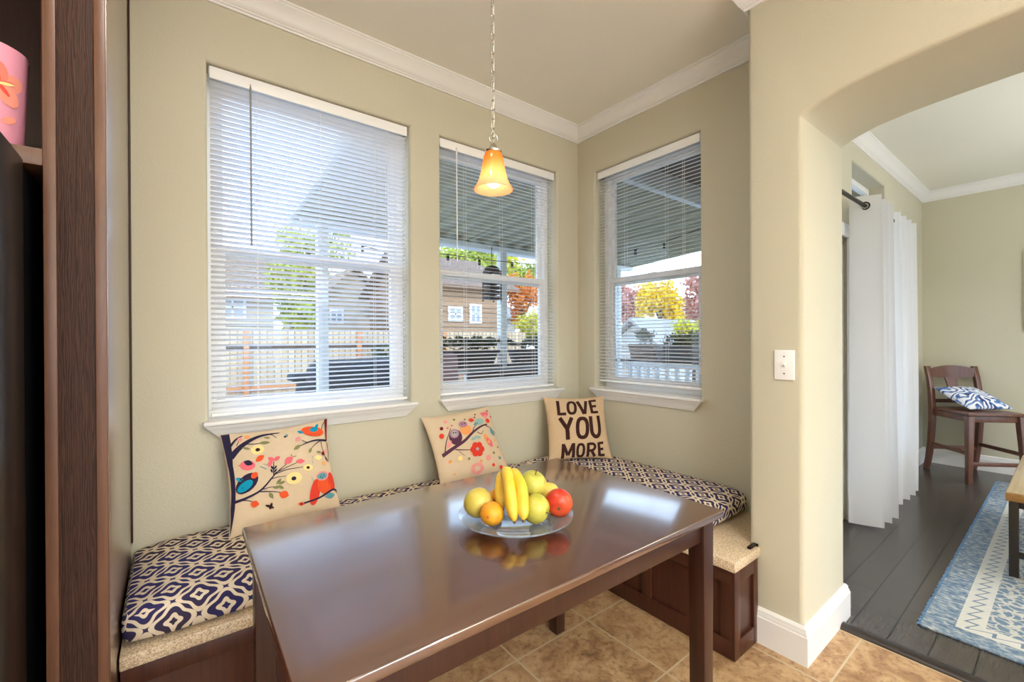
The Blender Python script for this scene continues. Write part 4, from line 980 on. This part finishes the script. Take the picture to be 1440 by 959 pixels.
mb = MB(); zc_ = ZT - LC.z; mb.lathe([(0, zc_ - .04), (.008, zc_ - .04), (.02, zc_ - .03), (.055, zc_ - .018), (.06, zc_ - .001), (0, zc_ - .001)], M['nickel'], 32); mb.build('canopy', pl, True)

# unseen round ceiling lamps, added to brighten the room
def fill_downlight(x, y, label, r=.075):
    o = thing('added_downlight', label, 'added fill light', (x, y, ZT), 0, 'added fill lamps')
    mb = MB(); mb.lathe([(r, -.004), (r + .02, -.006), (r + .022, -.001), (r, -.001)], M['white'], 32); mb.build('trim_ring', o, True)
    mb = MB(); mb.lathe([(0, -.0025), (r, -.0025)], M['fill_can'], 32)
    mb.build('diffuser', o, True)
fill_downlight(.15, .75, 'round recessed fill light added out of view before the breakfast nook'); fill_downlight(.9, -.6, 'round recessed fill light added in the kitchen ceiling behind the camera')
def fill_light_box(x, y, lx, ly, label, em='fill_glow'):  # glowing box added out of view for soft sideways fill
    o = thing('added_fill_light', label, 'added fill light', (x, y, ZT)); mb = MB()
    mb.box((-.3, -.06, -.025), (.3, .06, -.0005), M['white'], .004); mb.build('ceiling_plate', o, True)
    for dx in (-.25, .25):
        mb = MB(); mb.tube([(dx, 0, -.02), (dx * 2, 0, -.80)], .0025, M['nickel'], 6); mb.build('cable', o, True)
    mb = MB(); mb.box((-lx / 2, -ly / 2, -.92), (lx / 2, ly / 2, -.80), M[em], .03, 3); mb.build('diffuser', o, True)
M['fill_glow'] = emit('fill_box_glow', (1, .97, .92, 1), 14)  # emission of the added fill boxes
M['fill_glow2'] = emit('fill_box_glow_soft', (1, .98, .95, 1), 12)
fill_light_box(-.55, -2.3, 1.3, .7, 'large glowing fill box added behind the camera in the kitchen, left one'); fill_light_box(1.0, -2.3, 1.3, .7, 'large glowing fill box added behind the camera in the kitchen, right one')
fill_light_box(4.2, -1.5, 1.3, .7, 'large glowing fill box added out of view in the living room', 'fill_glow2')

# ------------------------------------------------------------------ switch
sw = thing('light_switch', 'white single toggle light switch plate on the arch pillar', 'light switch', (XC, .7275, 1.1735))
mb = MB(); mb.box((XC - .006, .690, 1.113), (XC - .0003, .765, 1.234), M['vinyl'], .003, 3); mb.build('plate', sw)
mb = MB(); mb.box((XC - .007, .7215, 1.162), (XC - .005, .7335, 1.186), M['white'], .0008); mb.prism([(1.166, XC - .006), (1.176, XC - .0175), (1.181, XC - .0165), (1.180, XC - .006)], 'Y', .723, .732, M['vinyl']); mb.build('toggle', sw)
for z in (1.139, 1.208):
    mb = MB(); mb.lathe([(0, .0072), (.0028, .0068), (.0032, .0055), (0, .0055)], M['nickel'], 12, Matrix.Translation((XC, .7275, z)) @ Matrix.Rotation(-PI / 2, 4, 'Y')); mb.build('screw', sw)

# ------------------------------------------------------------------ curtain
rd = thing('curtain_rod', 'dark bronze curtain rod in front of the patio door', 'curtain rod', (4.0, .87, 2.165))
mb = MB(); mb.tube([(2.62, .87, 2.165), (5.02, .87, 2.165)], .013, M['metal_dark'], 12); mb.build('rod', rd)
for x in (2.60, 5.04): mb = MB(); mb.ball((x, .87, 2.165), .024, M['metal_dark'], 14); mb.build('finial', rd)
for x in (2.7, 4.90):
    mb = MB(); mb.tube([(x, .989, 2.165), (x, .87, 2.165)], .008, M['metal_dark'], 8); mb.lathe([(0, 0), (.025, 0), (.025, .006), (0, .008)], M['metal_dark'], 16, Matrix.Translation((x, .99, 2.165)) @ Matrix.Rotation(PI / 2, 4, 'X')); mb.build('bracket', rd)
def curtain(x0, x1, folds, amp, label, ph):
    o = thing('curtain', label, 'curtain', ((x0 + x1) / 2, .87, 2.2)); NX, NZ = folds * 14, 26; vs = []; uv = []; fs = []
    for j in range(NZ + 1):
        z = 2.232 - (2.232 - .025) * j / NZ; k = j / NZ
        for i in range(NX + 1):
            s = i / NX; a = 2 * PI * folds * s + ph
            y = .868 + amp * (1 + .25 * k) * math.sin(a) + .010 * k * math.sin(2.3 * a + 3 * k); x = x0 + (x1 - x0) * s + .012 * math.sin(2 * a) - .05 * k * (s - .3)
            y = min(y, .958)
            vs.append((x, y, z - (.0 if j else 0))); uv.append((s, k))
    for j in range(NZ):
        for i in range(NX): q = j * (NX + 1) + i; fs.append((q, q + 1, q + NX + 2, q + NX + 1))
    mb = MB(); mb.add(vs, fs, M['sheer'], None, uv); mb.build('cloth', o, angle=80)
    for i in range(2 * folds + 1):
        s = (i * PI - ph) / (2 * PI * folds)
        if not 0.02 < s < .98: continue
        x = x0 + (x1 - x0) * s; mb = MB()
        dy = amp * 2 * PI * folds / (x1 - x0) * (1 if i % 2 == 0 else -1); n_ = V((-dy, 1, 0)).normalized(); ax = n_.cross(V((0, 0, 1))).normalized()
        mb.tube([V((x, .868, 2.165)) + (ax * math.cos(t) + V((0, 0, 1)) * math.sin(t)) * .023 for t in [2 * PI * q / 20 for q in range(20)]], .0045, M['metal_dark'], 6, True); mb.build('grommet', o)
curtain(3.62, 4.08, 3, .078, 'white grommet curtain panel nearest the arch, beside the patio door', 1.2)
curtain(4.24, 4.94, 4, .055, 'white grommet curtain panel farther from the arch, beside the corner window', .9)

# ------------------------------------------------------------------ counter stool with paisley pillow
st = thing('counter_stool', 'brown wooden counter stool with slatted back standing in the living room corner', 'stool', (5.835, .585, 0), math.radians(-45))
m = M['stool']; SH = .618; hw = .205
mb = MB()
seat = [(-.225, -.225), (-.10, -.238), (.10, -.238), (.225, -.225), (.218, 0), (.205, .20), (-.205, .20), (-.218, 0)]
mb.prism(seat, 'Z', SH - .026, SH, m, None, .006); mb.build('seat', st, True)
mb = MB()
for p, q in (((-.19, -.195, SH - .055), (.19, -.195, SH - .055)), ((-.19, .185, SH - .055), (.19, .185, SH - .055)), ((-.195, -.19, SH - .055), (-.195, .18, SH - .055)), ((.195, -.19, SH - .055), (.195, .18, SH - .055))): mb.bar(p, q, .055, .02, m, .003, None, (0, 0, 1)) if abs(p[0] - q[0]) < .01 and False else mb.bar(p, q, .02, .055, m, .003)
mb.build('seat_rail', st, True)
for s in (-1, 1):
    mb = MB(); mb.taper((s * .222, -.222, 0), (.036, .036), (s * .198, -.200, SH - .027), (.052, .052), m, .005); mb.build('leg', st, True)
    # rear leg sweeps back at foot and head
    prof = [(.262, 0), (.235, .10), (.205, .28), (.190, .48), (.190, .62), (.200, .76), (.222, .90), (.250, 1.005)]
    th = [.034, .038, .042, .046, .046, .040, .036, .032]
    poly = [(y - t / 2, z) for (y, z), t in zip(prof, th)] + [(y + t / 2, z) for (y, z), t in zip(prof[::-1], th[::-1])]
    mb = MB(); mb.prism(poly, 'X', s * hw - .021, s * hw + .021, m, None, .004); mb.build('leg', st, True)
# crest rail, curved and scalloped
def slab(fn, n, th):
    vs = []; fs = []
    for i in range(n + 1):
        x, y, zl, zh = fn(i / n); vs += [(x, y - th / 2, zl), (x, y - th / 2, zh), (x, y + th / 2, zh), (x, y + th / 2, zl)]
    for i in range(n):
        a, c = 4 * i, 4 * i + 4
        for k in range(4): fs.append((a + k, a + (k + 1) % 4, c + (k + 1) % 4, c + k))
    fs += [(0, 3, 2, 1), tuple(4 * n + k for k in range(4))]
    mb = MB(); mb.add(vs, fs, m); return mb
mb = slab(lambda t: ((t - .5) * 2 * (hw - .018), .232 + .022 * math.sin(PI * t), .905 - .022 * (1 - abs(2 * t - 1)) ** .7 + (.0), .985 + .028 * math.sin(PI * t)), 20, .024); mb.build('crest_rail', st, True, recalc=True)
mb = slab(lambda t: ((t - .5) * .38, .200, .655, .690), 4, .02); mb.build('lower_back_rail', st, True, recalc=True)
mb = MB(); vs = []
pr = [(.054, .69), (.050, .74), (.044, .80), (.050, .86), (.062, .90)]
for w, z in pr:
    y = .202 + (z - .69) * .19
    vs += [(-w, y - .007, z), (w, y - .007, z), (w, y + .007, z), (-w, y + .007, z)]
fs = [(4 * i + k, 4 * i + (k + 1) % 4, 4 * i + 4 + (k + 1) % 4, 4 * i + 4 + k) for i in range(4) for k in range(4)] + [(0, 3, 2, 1), (16, 17, 18, 19)]
mb.add(vs, fs, m); mb.build('back_splat', st, True, recalc=True)
for p, q in (((-.21, -.212, .17), (.21, -.212, .17)), ((-.212, -.21, .26), (-.205, .20, .26)), ((.212, -.21, .26), (.205, .20, .26)), ((-.20, .212, .22), (.20, .212, .22))):
    mb = MB(); mb.bar(p, q, .018, .034, m, .003); mb.build('stretcher', st, True)
Rz = Matrix.Rotation(math.radians(-45), 3, 'Z'); cpos = V((5.835, .585, 0)) + Rz @ V((.02, .045, .722))
P = Pillow(cpos, Rz @ V((.97, .16, 0)), Rz @ V((-.02, .86, .42)), .40, .36, .12, M['paisley'], M['paisley'])
P.build('blue and white paisley pillow lying on the counter stool seat')

# ------------------------------------------------------------------ rug and coffee table
mb = MB(); mb.box((RX0, -1.55, .0005), (5.785, RY0, .010), M['rug'], .003)
for i in range(420):
    x = RX0 + .01 + (5.785 - RX0 - .02) * (i + random.random()) / 420; mb.tube([(x, RY0 - .004, .006), (x + random.uniform(-.004, .004), RY0 + .008 + .006 * random.random(), .005)], .0028, M['rug_edge'], 4)
tag(mb.build('area_rug'), 'blue and ivory patterned woven rug on the dark living room floor', 'rug')
ct = thing('coffee_table', 'low table with pale wood top and dark iron legs on the blue rug', 'table', (4.1, 0, .0105))
mb = MB(); mb.box((3.508, -.42, .411), (4.70, .238, .457), M['cedge'], .008, 3); mb.box((3.512, -.416, .455), (4.696, .234, .459), M['ctop'], .002); mb.build('top', ct)
for x in (3.535, 4.665):
    for y in (-.39, .208):
        mb = MB(); mb.box((x - .018, y - .018, .0107), (x + .018, y + .018, .411), M['iron'], .003); mb.build('leg', ct)
mb = MB()
for z in (.13, .392):
    for x in (3.535, 4.665): mb.box((x - .012, -.375, z - .014), (x + .012, .193, z + .014), M['iron'], .003)
mb.box((3.55, .196, .378), (4.65, .22, .406), M['iron'], .003); mb.box((3.55, -.402, .378), (4.65, -.378, .406), M['iron'], .003)
mb.build('frame', ct)
pc = thing('wall_picture', 'framed canvas picture on the far living room wall at the right edge', 'picture', (XL, -.1, 1.7))
mb = MB(); frame_ring(mb, (-.50, 1.337), (.300, 2.08), .03, .014, .035, M['white']); 
for v in mb.bm.verts: v.co = V((XL - .036 + v.co.y, v.co.x, v.co.z))
mb.build('frame', pc, recalc=True)
mb = MB(); mb.box((XL - .014, -.472, 1.365), (XL - .004, .279, 2.052), plain('grey_green_canvas', rgb(120, 128, 120), .8, 5, .4)); mb.build('canvas', pc)

# ================================================================== outdoors
mb = MB(); mb.box((-14, YA + T + .01, -.25), (40, 45, -.10), M['patio']); mb.box((-14, -14, -.25), (40, YRB - .16, -.13), M['patio']); mb.box((XLIV + .03, 1.16, -.25), (40, YA + T + .01, -.10), M['patio'])
struct(mb.build('ground'), 'pale concrete patio and yard outside the windows', 'ground')

# patio cover
pcv = thing('patio_cover', 'grey aluminium patio cover on white posts outside the windows', 'patio cover', (3, 3, 0))
RXA, RXE = .81, 5.35
def rz_(y): return 2.51 - (y - 1.95) * (.15 / 2.2)
def roofpiece(x0, x1, y0, y1):
    prof = []; x = x0; W = .20
    while x < x1 - 1e-6:
        for dx, dz in ((0, 0), (.012, -.045), (.028, -.045), (.040, 0)): prof.append((min(x1, x + dx), dz))
        x += W
    prof.append((x1, 0)); vs = []
    for y in (y0, y1): vs += [(px, y, rz_(y) + dz) for px, dz in prof]
    k = len(prof); mb.add(vs, [(i, i + 1, k + i + 1, k + i) for i in range(k - 1)], M['alu'])
    vs = [(px, y, rz_(y) + .03) for y in (y0, y1) for px in (x0, x1)]; mb.add(vs, [(0, 1, 3, 2)], M['alu_w'])
mb = MB(); roofpiece(RXA, XLIV + .04, YA + T + .005, 4.15); roofpiece(XLIV + .04, RXE, 1.97, 4.15); mb.build('roof_panel', pcv, angle=20)
mb = MB(); mb.box((RXA, 4.15, 2.30), (RXE, 4.23, 2.41), M['alu_w'], .01); mb.build('gutter', pcv)
mb = MB(); mb.bar((RXA, YA + T + .02, rz_(YA + T) + .0), (RXA, 4.15, rz_(4.15) + .0), .03, .10, M['alu_w'], .004); mb.build('rake_fascia', pcv)
mb = MB(); mb.box((RXA + .05, 3.95, 2.27), (RXE - .05, 4.04, 2.325), M['alu_w'], .006); mb.build('beam', pcv)
mb = MB(); mb.box((XLIV + .05, 1.91, 2.39), (RXE, 1.968, 2.544), M['alu_w'], .006); mb.build('ledger', pcv)
for x in (1.032, 2.965, 5.0):
    mb = MB(); mb.box((x - .043, 3.957, -.1), (x + .043, 4.043, 2.27), M['alu_w'], .008); mb.box((x - .06, 3.94, -.1), (x + .06, 4.06, -.02), M['alu_w'], .01); mb.build('post', pcv)
mb = MB(); mb.box((XLIV + .04, 1.16, 2.545), (XL + .6, 2.03, 2.585), M['soffit']); struct(mb.build('trim_4'), 'dark brown board soffit under the house eave outside', 'soffit')

# string lights
sg = thing('string_light', 'black cord string of clear bulbs hung under the patio cover', 'string lights', (3, 3.6, 2.2))
cord = [(1.1, 3.9, 2.15), (1.6, 3.9, 2.10), (2.215, 3.9, 2.15), (2.594, 3.9, 2.14), (3.2, 3.7, 2.12), (3.6, 3.0, 2.16), (3.7, 2.4, 2.2), (3.75, 2.0, 2.28)]
mb = MB(); mb.tube(cord, .004, M['black'], 6); mb.build('cord', sg)
for x, y, z in ((1.35, 3.9, 2.12), (1.9, 3.9, 2.12), (2.215, 3.9, 2.15), (2.594, 3.9, 2.14), (2.95, 3.79, 2.13), (3.45, 3.27, 2.14), (3.66, 2.7, 2.18), (3.7, 2.4, 2.2)):
    mb = MB(); mb.tube([(x, y, z), (x, y, z - .06)], .014, M['black'], 8); bo = mb.build('socket', sg)
    mb = MB(); mb.ball((x, y, z - .09), (.024, .024, .034), M['bulbglass'], 12); mb.build('bulb', bo)
# hanging lantern
hl = thing('hanging_lantern', 'dark brown slatted lantern hanging from the patio cover beside the post', 'lantern', (2.757, 3.9, 1.7))
mb = MB(); mb.box((2.68, 3.82, 1.98), (2.835, 3.98, 2.04), M['wicker'], .02); mb.ball((2.757, 3.9, 2.04), (.085, .085, .05), M['wicker'], 14); mb.build('cap', hl)
mb = MB()
for i in range(5):
    mb.box((2.68, 3.82, 1.72 + i * .055), (2.835, 3.98, 1.755 + i * .055), M['wicker'], .006)
for dx in (-.07, .07):
    for dy in (-.07, .07): mb.tube([(2.757 + dx, 3.9 + dy, 1.70), (2.757 + dx, 3.9 + dy, 1.99)], .008, M['wicker'], 6)
mb.build('body', hl)
mb = MB(); mb.tube([(2.757, 3.9, 2.08), (2.757, 3.9, 2.30)], .004, M['black'], 6); mb.build('hanger', hl)

# railing
def railing(p, q, label, z1=1.0):
    o = thing('deck_railing', label, 'railing', p); p, q = V(p), V(q); d = (q - p); L = d.length; d.normalize()
    mb = MB(); mb.bar(p + V((0, 0, z1)), q + V((0, 0, z1)), .14, .04, M['rail_cap'], .006); mb.build('cap', o)
    mb = MB(); mb.bar(p + V((0, 0, z1 - .06)), q + V((0, 0, z1 - .06)), .04, .05, M['alu_w'], .004); mb.build('rail', o); mb = MB(); mb.bar(p + V((0, 0, .0)), q + V((0, 0, .0)), .04, .06, M['alu_w'], .004); mb.build('rail', o)
    n_ = int(L / .135)
    for i in range(1, n_):
        c = p + d * (L * i / n_); mb = MB(); mb.box((c.x - .028, c.y - .028, .03), (c.x + .028, c.y + .028, z1 - .085), M['alu_w'], .004); mb.build('baluster', o)
railing((1.95, 4.0, 0), (2.915, 4.0, 0), 'white picket railing with dark cap left of the patio post behind the pendant')
railing((3.015, 4.0, 0), (4.90, 4.0, 0), 'white picket railing with dark cap right of the patio post behind the pendant')
railing((5.0, 3.90, 0), (5.0, 1.25, 0), 'white picket railing with dark cap seen through the right window')

def leaves(mb, c, r, n, size, m, shell=.5):
    c = V(c)
    vs = []; fs = []
    for i in range(n):
        d = V((random.gauss(0, 1), random.gauss(0, 1), random.gauss(0, 1))).normalized(); k = (shell + (1 - shell) * random.random()) ; p = c + V((d.x * r[0], d.y * r[1], d.z * r[2])) * k
        a = V((random.gauss(0, 1), random.gauss(0, 1), random.gauss(0, 1))).normalized(); b_ = a.cross(d)
        if b_.length < .05: b_ = a.orthogonal()
        b_.normalize(); s = size * random.uniform(.6, 1.3); j = len(vs)
        vs += [p - a * s, p + b_ * s * .5, p + a * s, p - b_ * s * .5]; fs.append((j, j + 1, j + 2, j + 3))
    mb.add(vs, fs, m)
def plant_stems(o, base, h, n, m, size, spread):
    mb = MB(); mb2 = MB()
    for i in range(n):
        b_ = V(base) + V((random.uniform(-1, 1) * spread * .5, random.uniform(-1, 1) * .04, 0)); t = b_ + V((random.uniform(-1, 1) * spread * .5, random.uniform(-.06, .06), h * random.uniform(.6, 1)))
        mb.tube([b_, b_.lerp(t, .5) + V((.01, 0, 0)), t], .004, M['bark'], 5); leaves(mb2, t, (size * 2.2, size * 2.2, size * 1.8), 16, size, m, .2); leaves(mb2, b_.lerp(t, .6), (size * 2, size * 2, size * 2), 8, size, m, .2)
    mb.build('stems', o); mb2.build('foliage', o)
def planter(x, y, z, lx, ly, h, mat, label, m, ph, n, sz, taper=.85, group=None):
    o = thing('planter', label, 'planter', (x, y, z), 0, group); mb = MB()
    mb.taper((x, y, z), (lx * taper, ly * taper), (x, y, z + h), (lx, ly), mat, .01); mb.box((x - lx / 2 - .01, y - ly / 2 - .01, z + h - .03), (x + lx / 2 + .01, y + ly / 2 + .01, z + h + .004), mat, .008); mb.build('box', o)
    plant_stems(o, (x, y, z + h), ph, n, m, sz, (lx if lx > ly else lx) * .8); return o
planter(5.0, 3.52, 1.021, .26, .40, .19, M['basket'], 'brown woven planter of leggy seedlings on the railing outside', M['leaf_d'], .20, 9, .03)
o = thing('planter', 'large charcoal planter with a clipped boxwood on the railing outside', 'planter', (5.0, 2.85, 1.02))
mb = MB(); mb.taper((5, 2.85, 1.021), (.22, .86), (5, 2.85, 1.19), (.27, .94), M['soil'], .01); mb.build('box', o)
mb = MB(); leaves(mb, (5, 2.85, 1.26), (.16, .46, .13), 1600, .022, M['leaf_d'], .3); mb.build('foliage', o, angle=180)
planter(2.45, 4.0, 1.021, .80, .2, .15, M['wicker'], 'long dark planter of green bedding plants left on the railing', M['leaf_d'], .13, 26, .026)
planter(3.50, 4.0, 1.021, .80, .2, .15, M['wicker'], 'long dark planter of green bedding plants beyond the patio post', M['leaf_d'], .12, 26, .026)

# patio sofa, chair, covered table
sf = thing('patio_sofa', 'dark brown wicker patio sofa with slate blue seat outside the corner window', 'sofa', (2.8, 3.5, -.1))
bx('back', (2.30, 3.55, -.0), (3.75, 3.72, .98), M['wicker'], sf, .03); bx('base', (2.30, 2.98, -.1), (3.75, 3.56, .34), M['wicker'], sf, .02)
bx('arm', (2.20, 2.98, -.1), (2.33, 3.70, .66), M['wicker'], sf, .03); bx('arm', (3.72, 2.98, -.1), (3.85, 3.70, .66), M['wicker'], sf, .03)
bx('seat_cushion', (2.34, 2.99, .345), (3.71, 3.53, .46), M['slate'], sf, .04); bx('back_cushion', (2.36, 3.42, .47), (3.69, 3.545, .90), M['slate'], sf, .04)
ch = thing('patio_chair', 'mauve cushioned patio chair beside the wicker sofa outside', 'chair', (2.02, 3.4, -.1))
bx('back_cushion', (1.84, 3.60, .36), (2.17, 3.72, 1.16), M['mauve'], ch, .05); bx('seat_cushion', (1.80, 3.06, .30), (2.17, 3.6, .42), M['mauve'], ch, .04); bx('frame', (1.78, 3.04, .22), (2.185, 3.74, .30), M['wicker'], ch, .01)
for x in (1.82, 2.15):
    for y in (3.08, 3.70): bx('leg', (x - .02, y - .02, -.1), (x + .02, y + .02, .22), M['wicker'], ch, .004)
cv = thing('covered_grill', 'long black fabric cover over patio equipment in front of the fence', 'cover', (1.95, 6.0, -.1))
mb = MB(); mb.taper((2.05, 6.0, -.1), (1.62, .72), (2.05, 6.0, .86), (1.50, .62), M['black'], .05); mb.taper((2.1, 6.0, .85), (1.45, .58), (2.12, 6.0, 1.03), (1.30, .44), M['black'], .06); mb.build('cover', cv)
mb = MB(); mb.taper((1.30, 6.0, .78), (.30, .40), (1.30, 6.0, .88), (.26, .36), M['black'], .03); mb.build('side_shelf', cv)

# fence
fn = thing('board_fence', 'weathered board fence with orange cedar posts across the yard', 'fence', (2, 11, -.1))
mb = MB(); x = -7.0
while x < 9:
    t = random.uniform(-.012, .012); mb.box((x + .004, 11, -.1), (x + .136, 11.02, 1.54 + t), M['fence'], .004); x += .14
mb.build('boards', fn)
mb = MB(); mb.box((-7, 10.95, .20), (9, 10.998, .30), M['fence_rail'], .004); mb.build('rail', fn); mb = MB(); mb.box((-7, 10.95, 1.12), (9, 10.998, 1.20), plain('rail_shadow_line', rgb(70, 52, 40), .8), .004); mb.build('rail', fn)  # dark upper strip is the shadow line under the rail, put in as colour
for x in (-5.95, -3.55, -1.14, 1.27, 3.68, 6.08):
    mb = MB(); mb.box((x - .05, 10.85, -.1), (x + .05, 10.95, 1.5), M['fence_rail'], .006); mb.build('post', fn)

# neighbouring houses
def house(label, x0, x1, y0, y1, zw, ridge, wall, roof, wins, axis='x', ov=.4):
    o = thing('house', label, 'house', ((x0 + x1) / 2, (y0 + y1) / 2, -.1)); mb = MB(); xm, ym = (x0 + x1) / 2, (y0 + y1) / 2
    if axis == 'x': mb.prism([(y0, -.1), (y0, zw), (ym, ridge - .12), (y1, zw), (y1, -.1)][::1], 'X', x0, x1, wall)
    else: mb.prism([(-.1, x0), (zw, x0), (ridge - .12, xm), (zw, x1), (-.1, x1)], 'Y', y0, y1, wall)
    mb.build('walls', o); mb = MB()
    if axis == 'x':
        k = (ridge - zw) / (ym - y0)
        for s in (-1, 1):
            yo = y0 - ov if s < 0 else y1 + ov; zo = zw - k * ov; vs = [(x0 - ov, yo, zo), (x1 + ov, yo, zo), (x1 + ov, ym, ridge), (x0 - ov, ym, ridge)]
            mb.add(vs + [(a, b_, c + .12) for a, b_, c in vs], [(0, 1, 2, 3), (7, 6, 5, 4), (0, 4, 5, 1), (1, 5, 6, 2), (2, 6, 7, 3), (3, 7, 4, 0)], roof)
    else:
        k = (ridge - zw) / (xm - x0)
        for s in (-1, 1):
            xo = x0 - ov if s < 0 else x1 + ov; zo = zw - k * ov; vs = [(xo, y0 - ov, zo), (xo, y1 + ov, zo), (xm, y1 + ov, ridge), (xm, y0 - ov, ridge)]
            mb.add(vs + [(a, b_, c + .12) for a, b_, c in vs], [(0, 1, 2, 3), (7, 6, 5, 4), (0, 4, 5, 1), (1, 5, 6, 2), (2, 6, 7, 3), (3, 7, 4, 0)], roof)
    mb.build('roof', o, recalc=True)
    for face, a, b_, z0, z1 in wins:
        mb = MB(); frame_ring(mb, (a, z0), (b_, z1), .09, -.06, .02, M['white'], .005); mb.box(((a + b_) / 2 - .03, -.05, z0), ((a + b_) / 2 + .03, .0, z1), M['white']); mb.box((a, -.05, (z0 + z1) / 2 - .03), (b_, .0, (z0 + z1) / 2 + .03), M['white'])
        X = Matrix.Translation((0, y0, 0)) if face == 'y' else Matrix.Translation((x0, 0, 0)) @ Matrix.Rotation(PI / 2, 4, 'Z') @ Matrix.Scale(1, 4)
        if face == 'x': X = Matrix(((0, 1, 0, x0), (1, 0, 0, 0), (0, 0, 1, 0), (0, 0, 0, 1)))
        mb.bm.transform(X); wn_ = mb.build('window', o, recalc=True)
        mb = MB(); mb.box((a + .05, -.02, z0 + .05), (b_ - .05, .0, z1 - .05), plain('far_window_glass', rgb(150, 160, 170), .1)); mb.bm.transform(X); mb.build('pane', wn_, recalc=True)
house('low tan house with white grid window beyond the fence at left', -3.5, 2.97, 18, 25, 2.95, 4.7, M['siding_w'], M['shingle'], [('y', 1.28, 2.1, 2.05, 2.9), ('y', -1.6, -.6, 1.6, 2.6)])
house('tan gabled house beyond the fence, seen right of the white post', 5.1, 9.2, 22, 28, 2.87, 4.83, M['siding_w'], M['shingle'], [('y', 6.0, 6.66, 2.1, 2.8)], 'y', .5)
house('tan sided two storey house seen through the window behind the pendant', 7.6, 11.4, 15, 21, 3.5, 5.0, M['siding'], M['shingle'], [('y', 8.5, 9.15, 2.02, 2.6), ('y', 9.48, 10.05, 1.96, 2.74)])
house('small pale house beside the orange tree beyond the railing', 12.4, 15.0, 19, 24, 2.6, 3.7, M['siding_g'], M['shingle_g'], [('y', 12.7, 13.4, 1.6, 2.3)])
house('pale grey low house seen through the right hand window', 14.0, 18.0, 9.3, 11.5, 1.1, 2.0, M['siding_g'], M['shingle_g'], [('x', 9.8, 10.4, .4, 1.0)], 'x', .3)

def tree(label, x, y, z0, rx, rz, m, n=1500, size=.16, blobs=7, th=None, name='tree'):
    o = thing(name, label, 'tree', (x, y, -.1)); mb = MB()
    mb.tube([(x, y, -.1), (x + .05, y, z0 - rz * .5), (x - .03, y + .05, z0 + rz * .3)], [.14, .11, .05], M['bark'], 8)
    for i in range(5):
        a = i * 1.3; mb.tube([(x, y, z0 - rz * .6), (x + rx * .6 * math.cos(a), y + rx * .6 * math.sin(a), z0 + rz * .2 * (i % 3))], [.05, .02], M['bark'], 6)
    mb.build('trunk', o); mb = MB()
    for i in range(blobs):
        a = 2 * PI * i / blobs + random.random(); k = .55 if i else 0
        c = (x + rx * k * math.cos(a), y + rx * k * math.sin(a), z0 + rz * random.uniform(-.5, .5) * (1 if i else 0)); leaves(mb, c, (rx * .52, rx * .52, rz * .52), n // blobs, size, m, .25)
    mb.build('crown', o, angle=180)
tree('bushy yellow green tree beyond the fence in the left window', 3.15, 15.5, 2.9, .85, 1.5, M['leaf_g'], 2600, .12, 9)
tree('tall green tree with thin crown rising above the patio cover edge', 4.5, 18.2, 5.0, 1.5, 1.6, M['leaf_g'], 1100, .14)
for q_, (tx_, ty_, tz_, tr_, th_, tm_) in enumerate(((17.4, 28.5, 6.9, 2.5, 2.3, 'leaf_g'), (21.8, 31, 7.3, 2.7, 2.5, 'leaf_yg'), (26.6, 32.5, 7.4, 2.6, 2.5, 'leaf_g'))):
    tree('tall tree behind the tan house, ' + ('leftmost', 'middle one', 'rightmost')[q_] + ' of three under the patio gutter', tx_, ty_, tz_, tr_, th_, M[tm_], 3000, .22, 9)
tree('orange autumn tree beyond the railing at the window edge', 13.0, 15.9, 3.13, .9, 1.45, M['leaf_o'], 2000, .11, 8)
tree('yellow green shrub like tree under the orange tree', 11.5, 13.2, 1.7, .95, .85, M['leaf_yg'], 1800, .10, 8)
tree('bright yellow tree seen in the right hand window', 22.0, 14.6, 3.3, 1.32, 1.55, M['leaf_y'], 2600, .17, 9)
tree('russet pink tree at the right edge of the right window', 25, 13.1, 3.6, 1.93, 2.1, M['leaf_p'], 2200, .19, 9)
tree('russet pink tree behind the yellow one, at left', 26, 20, 3.65, 1.8, 2.3, M['leaf_p'], 1700, .19, 8)
tree('olive yellow bush behind the boxwood planter', 12.0, 6.75, 1.5, .7, .55, M['leaf_yg'], 1400, .08, 7)
tree('dark evergreen bush by the fence at its right end', 4.3, 10.3, .7, .6, .75, M['leaf_d'], 1200, .08, 6)

# ------------------------------------------------------------------ light
sun = bpy.data.lights.new('sun', 'SUN'); sun.energy = 1.2; sun.angle = math.radians(.6); sun.color = (1, .95, .86)
so = bpy.data.objects.new('sun', sun); COL.objects.link(so); so.rotation_euler = V((.30, .74, -.62)).to_track_quat('-Z', 'Y').to_euler(); so.location = (0, -10, 12)
w = bpy.data.worlds.new('sky'); S.world = w; w.use_nodes = True; nt = w.node_tree; nt.nodes.clear()
tc = nt.nodes.new('ShaderNodeTexCoord'); sx = nt.nodes.new('ShaderNodeSeparateXYZ'); nt.links.new(tc.outputs['Generated'], sx.inputs[0])
rp = nt.nodes.new('ShaderNodeValToRGB'); e = rp.color_ramp.elements
e[0].position = 0; e[0].color = (.74, .86, 1.0, 1); e[1].position = .7; e[1].color = (.34, .56, .95, 1)
nt.links.new(sx.outputs[2], rp.inputs[0])
bg = nt.nodes.new('ShaderNodeBackground'); bg.inputs[1].default_value = 2.9; nt.links.new(rp.outputs[0], bg.inputs[0])
wo = nt.nodes.new('ShaderNodeOutputWorld'); nt.links.new(bg.outputs[0], wo.inputs[0])

vs_ = S.view_settings; vs_.view_transform = 'Standard'; vs_.look = 'None'; vs_.gamma = 1; vs_.exposure = .60; vs_.use_curve_mapping = False
S.cycles.max_bounces = 10; S.cycles.diffuse_bounces = 5; S.cycles.transparent_max_bounces = 24; S.cycles.caustics_reflective = False; S.cycles.caustics_refractive = False; S.cycles.sample_clamp_indirect = 6
